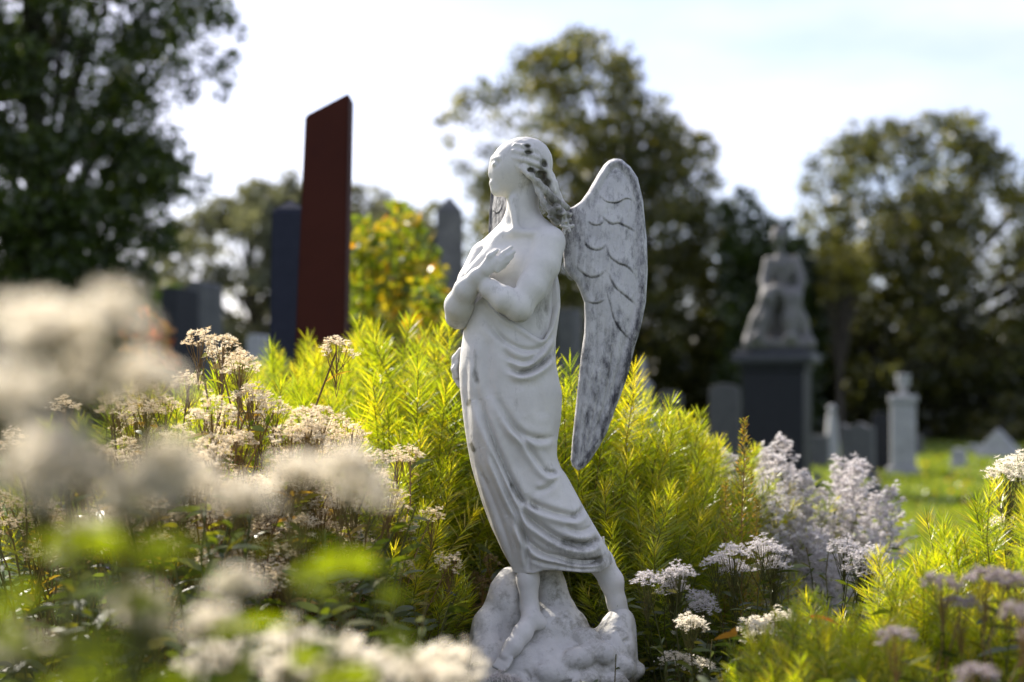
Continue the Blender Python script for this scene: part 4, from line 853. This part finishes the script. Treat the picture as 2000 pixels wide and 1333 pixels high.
for k, (px, d, py, m_, lab) in enumerate([(1335, 3.1, 1120, 'lilac', 'pale flat flower heads just right of the back leg'), (1415, 3.2, 1100, 'lilac', 'pale flat flower heads below the feathery clump'), (1500, 3.1, 1070, 'lilac', 'pale flat heads under the lilac plumes'), (1355, 2.95, 1215, 'fluff', 'small white flower with green leaves low right of the base'),
                                          (1640, 3.2, 1070, 'lilac', 'pale flat heads left of the golden clump'), (985, 2.8, 1328, 'lilac', 'lilac white heads in front of the rock base'), (1530, 2.75, 1210, 'fluff', 'small white heads beside the rusty leaves'), (1975, 3.0, 905, 'fluff', 'pale head peeking over the golden clump at the right'),
   (590, 1.45, 1265, 'fluff', 'greenish white flat head at the bottom, leftmost of four'), (670, 1.5, 1285, 'fluff', 'greenish white flat head at the bottom, second of four'), (760, 1.55, 1300, 'fluff', 'greenish white flat head at the bottom, third of four'), (850, 1.6, 1290, 'fluff', 'greenish white flat head nearest the statue base')]):
    plant(BO[k % 2] if m_ == 'lilac' else BW[k % 2], ('green', 'stem', m_), W3, 'flat_head_flower', (gx(px, d), d, .01), lab, 'flower', 'flat topped pale flowers', rng.uniform(0, 6.28), (CAMZ+(HOR-py)/F*d)/.8)
M['mauve'] = leafmat('mauve_brown_fluff', [(0, (.26, .20, .18)), (.5, (.42, .36, .35)), (1, (.62, .57, .56))], .35, (1, .97, .97), .02)
PB = [flower(600+k, .8, ns=3, spread=.10, head=.032, nb=16, tuft=.0065, per=16, leaf=.05, nleaf=10, fs=.0038, leaflo=.4) for k in range(2)]
for k, (px, d, py, lab) in enumerate([(1830, 2.15, 1140, 'purple brown flower heads before the golden clump'), (1940, 2.1, 1130, 'purple brown heads near the right border'), (1985, 1.9, 1200, 'purple brown heads cut by the right border')]):
    plant(PB[k % 2], ('green', 'redstem', 'mauve'), W3, 'purple_head_plant', (gx(px, d), d, .01), lab, 'plant', 'purple brown flower heads on the right', rng.uniform(0, 6.28), (CAMZ+(HOR-py)/F*d)/.8)
AS = flower(700, .6, ns=5, spread=.08, head=.03, nb=12, tuft=.006, per=10, leaf=.04, nleaf=12, fs=.003)
M['violet'] = leafmat('violet_petal', [(0, (.16, .13, .30)), (1, (.42, .38, .60))], .4, (1, 1, 1.1), .02)
plant(AS, ('green', 'stem', 'violet'), W3, 'aster', (gx(250, 2.9), 2.9, .01), 'small violet aster flowers low among the leaves on the left', 'flower', None, 1, (CAMZ+(HOR-1105)/F*2.9)/.6)
M['seedspike'] = leafmat('seed_spike', [(0, (.16, .18, .02)), (.6, (.30, .24, .04)), (1, (.40, .22, .05))], .5, (1.3, 1.2, .6), .04)
def spike(seed, h_, n, mat):
    g = np.random.default_rng(seed); P = stem_path(g, 0, 0, (.01, 0), h_, 8, .003); t = np.clip(.45+.55*g.random(n), 0, .999); p, T = along(P, t); ang = g.uniform(0, 6.28, n)
    br = (1-t)*.10+.006; D = np.stack([np.cos(ang), np.sin(ang), .9+0*ang], 1); V, Q, ix = blades(p+D*br[:, None]*g.random(n)[:, None], D, .010+.012*(1-t), np.full(n, .0032), .1, 2, g)
    paths = [(P, np.linspace(.003, .001, 8))]
    for k in range(26): paths.append((np.array([p[k], p[k]+D[k]*br[k]*1.1]), [.0008, .0005]))
    sv, sq = tubes(paths, 5); return leafmesh('seed_head', V, Q, ix, g.random(n)), attr(new_mesh('stem', sv, sq), 'v', g.random(len(sv)))
SPK = [spike(20+k, 1., 900, None) for k in range(2)]
for k, (px, d, py, lab) in enumerate([(1446, 3.45, 828, 'tall thin golden seed spike rising before the pedestal'), (1415, 3.5, 950, 'shorter seed spike left of the tall one'), (1480, 3.4, 985, 'shorter seed spike right of the tall one')]):
    plant(SPK[k % 2], ('seedspike', 'redstem'), ('seed_head', 'stem'), 'seed_spike', (gx(px, d), d, .01), lab, 'plant', 'thin seed spikes', k, CAMZ+(HOR-py)/F*d)
# sprig with rusty leaves
g = np.random.default_rng(77); P = stem_path(g, 0, 0, (.03, 0), .62, 9, .006); paths = [(P, np.linspace(.003, .0015, 9))]; lp, ld = [], []
for k in range(6):
    t = np.array([.55+.07*k]); p, T = along(P, t); a = k*2.4; e = p[0]+np.array([.07*math.cos(a), .05*math.sin(a), .05]); paths.append((np.array([p[0], (p[0]+e)/2+[0, 0, .01], e]), [.0012, .001, .0007]))
    for q in range(3): lp.append(e if q else (p[0]+e)/2); ld.append([math.cos(a+q-1), math.sin(a+q-1), g.uniform(-.9, .7)])
lp, ld = np.array(lp), np.array(ld); V, Q, ix = blades(lp, ld, g.uniform(.04, .07, len(lp)), g.uniform(.008, .013, len(lp)), .35, 6, g); sv, sq = tubes(paths, 6)
plant((leafmesh('leaves', V, Q, ix, g.random(len(lp))), attr(new_mesh('stem', sv, sq), 'v', g.random(len(sv)))), ('red_leaf', 'redstem'), ('leaves', 'stem'), 'rusty_sprig', (gx(1480, 2.6), 2.6, .01), 'thin sprig with rusty orange leaves right of the statue base', 'plant', None)
# broad green leaves close to the lens
def sprig(seed, h_, n, ll, mat):
    g = np.random.default_rng(seed); P = stem_path(g, 0, 0, (.02, .01), h_, 9, .004); t = .5+.49*np.arange(n)/n; p, T = along(P, t); ang = np.arange(n)*2.2+seed
    D = np.stack([np.cos(ang), np.sin(ang), .25+0*ang], 1); V, Q, ix = blades(p, D, ll*g.uniform(.7, 1.1, n), ll*g.uniform(.2, .28, n), .35, 6, g); sv, sq = tubes([(P, np.linspace(.003, .0015, 9))], 6)
    return leafmesh('leaves', V, Q, ix, .6+.4*g.random(n)), attr(new_mesh('stem', sv, sq), 'v', g.random(len(sv)))
M['bright'] = leafmat('bright_broad_leaf', [(0, (.09, .13, .01)), (1, (.22, .26, .015))], .55, (1.35, 1.4, .3), .01, .7)
SG = [sprig(k, 1., 14, .07, None) for k in range(3)]
for k, (px, d, py, lab) in enumerate([(690, 1.0, 1040, 'blurred bright green broad leaves before the shade left of the statue'), (560, .95, 1080, 'blurred bright green leaves near the low white heads'), (310, .85, 1000, 'blurred green leaves under the left flower mass'), (140, .8, 980, 'blurred green leaves at the far left'), (60, .9, 1120, 'dim green leaves low at the left border'), (450, 1.1, 1230, 'green leaves below the wide white head')]):
    plant(SG[k % 3], ('bright', 'stem'), ('leaves', 'stem'), 'young_plant', (gx(px, d), d, .01), lab, 'plant', 'leafy stems near the front', k*1.1, CAMZ+(HOR-py)/F*d)
# herbs filling the bed
def herb(seed, ns, h_, ll, nl, spread):
    g = np.random.default_rng(seed); paths, LP, LD, LL = [], [], [], []
    for s in range(ns):
        a = g.uniform(0, 6.28); ln = spread*math.sqrt(g.random()); P = stem_path(g, .6*ln*math.cos(a), .6*ln*math.sin(a), (.4*ln*math.cos(a), .4*ln*math.sin(a)), h_*g.uniform(.6, 1)); paths.append((P, np.linspace(.0028, .0012, 8)))
        t = g.uniform(.2, .99, nl); p, T = along(P, t); ang = g.uniform(0, 6.28, nl); LP.append(p); LD.append(np.stack([np.cos(ang), np.sin(ang), g.uniform(-.1, .9, nl)], 1)); LL.append(ll*g.uniform(.5, 1.2, nl))
    p, D, L_ = map(np.concatenate, (LP, LD, LL)); V, Q, ix = blades(p, D, L_, L_*g.uniform(.16, .3, len(L_)), .3, 4, g); sv, sq = tubes(paths, 5)
    return leafmesh('leaves', V, Q, ix, np.clip(g.normal(.4, .25, len(p)), 0, 1)), attr(new_mesh('stems', sv, sq), 'v', g.random(len(sv)))
HB = [herb(800+k, 26, .6, .045, 26, .22) for k in range(3)]
g = np.random.default_rng(5); cells = []
names_ = ['low leafy herb patch']
where = [('below the seed heads', 430, 2.6, 960), ('under the brown seed heads', 560, 2.7, 980), ('left of the statue in the shade', 690, 2.9, 1050), ('beside the statue rock base on its left', 800, 3.3, 1080), ('in the shade at bottom left', 180, 2.0, 1100), ('behind the low white heads', 330, 2.2, 1060), ('at the bottom under the violet aster', 260, 2.5, 1130),
         ('behind the greenish white heads', 620, 2.3, 1150), ('in deep shade left of the base', 740, 2.7, 1190), ('right of the base in the shade', 1300, 3.3, 1120), ('under the pale flat heads', 1400, 3.2, 1170), ('around the rusty sprig', 1480, 3.0, 1200), ('in front of the dark gap right of the base', 1340, 2.7, 1260), ('below the lilac plumes', 1560, 3.4, 1080), ('under the golden clump', 1700, 2.9, 1140), ('at the right edge in the shade', 1900, 2.5, 1180), ('at the bottom centre right', 1600, 2.1, 1290), ('at the far left behind the blur', 60, 2.6, 960), ('between the feathery clumps and statue', 960, 3.6, 960), ('behind the back leg of the angel', 1180, 3.6, 1040), ('beyond the flowers at the left border', 40, 3.6, 850), ('behind the left seed heads', 240, 3.5, 860)]
for k, (lab, px, d, py) in enumerate(where):
    plant(HB[k % 3], ('green', 'stem'), ('leaves', 'stems'), 'leafy_herb', (gx(px, d), d, .01), 'low green leafy herbs '+lab, 'plant', 'low leafy herbs filling the bed', k*1.3, (CAMZ+(HOR-py)/F*d)/.6)
# ground cover of the whole bed
n = 16000; a = g.uniform(0, 6.28, n); r_ = np.sqrt(g.random(n)); P = np.stack([-.4+3.4*r_*np.cos(a), 3.0+3.8*r_*np.sin(a), np.full(n, .01)], 1); P = P[P[:, 1] > 1.4]; n = len(P)
D = g.normal(size=(n, 3))*.6; D[:, 2] = 1; V, Q, ix = blades(P, D, g.uniform(.08, .36, n), g.uniform(.006, .016, n), .4, 4, g)
tag(obj('undergrowth', leafmesh('undergrowth', V, Q, ix, g.random(n)*.8), M['green']), 'tangle of low green leaves covering the soil of the bed', 'ground cover', kind='stuff')

# fallen leaves on the lawn
n = 900; yy = 9+26*g.random(n); xx = g.uniform(.12, .4, n)*yy; P = np.stack([xx, yy, .05+.03*g.random(n)], 1)
V, Q, ix = cards(P, g.uniform(.05, .10, n), .7, g)
tag(obj('fallen_leaves', leafmesh('fallen_leaves', V, Q, ix, g.random(n)), M['yellow']), 'scattered yellow and brown fallen leaves on the lawn', 'leaves', kind='stuff')
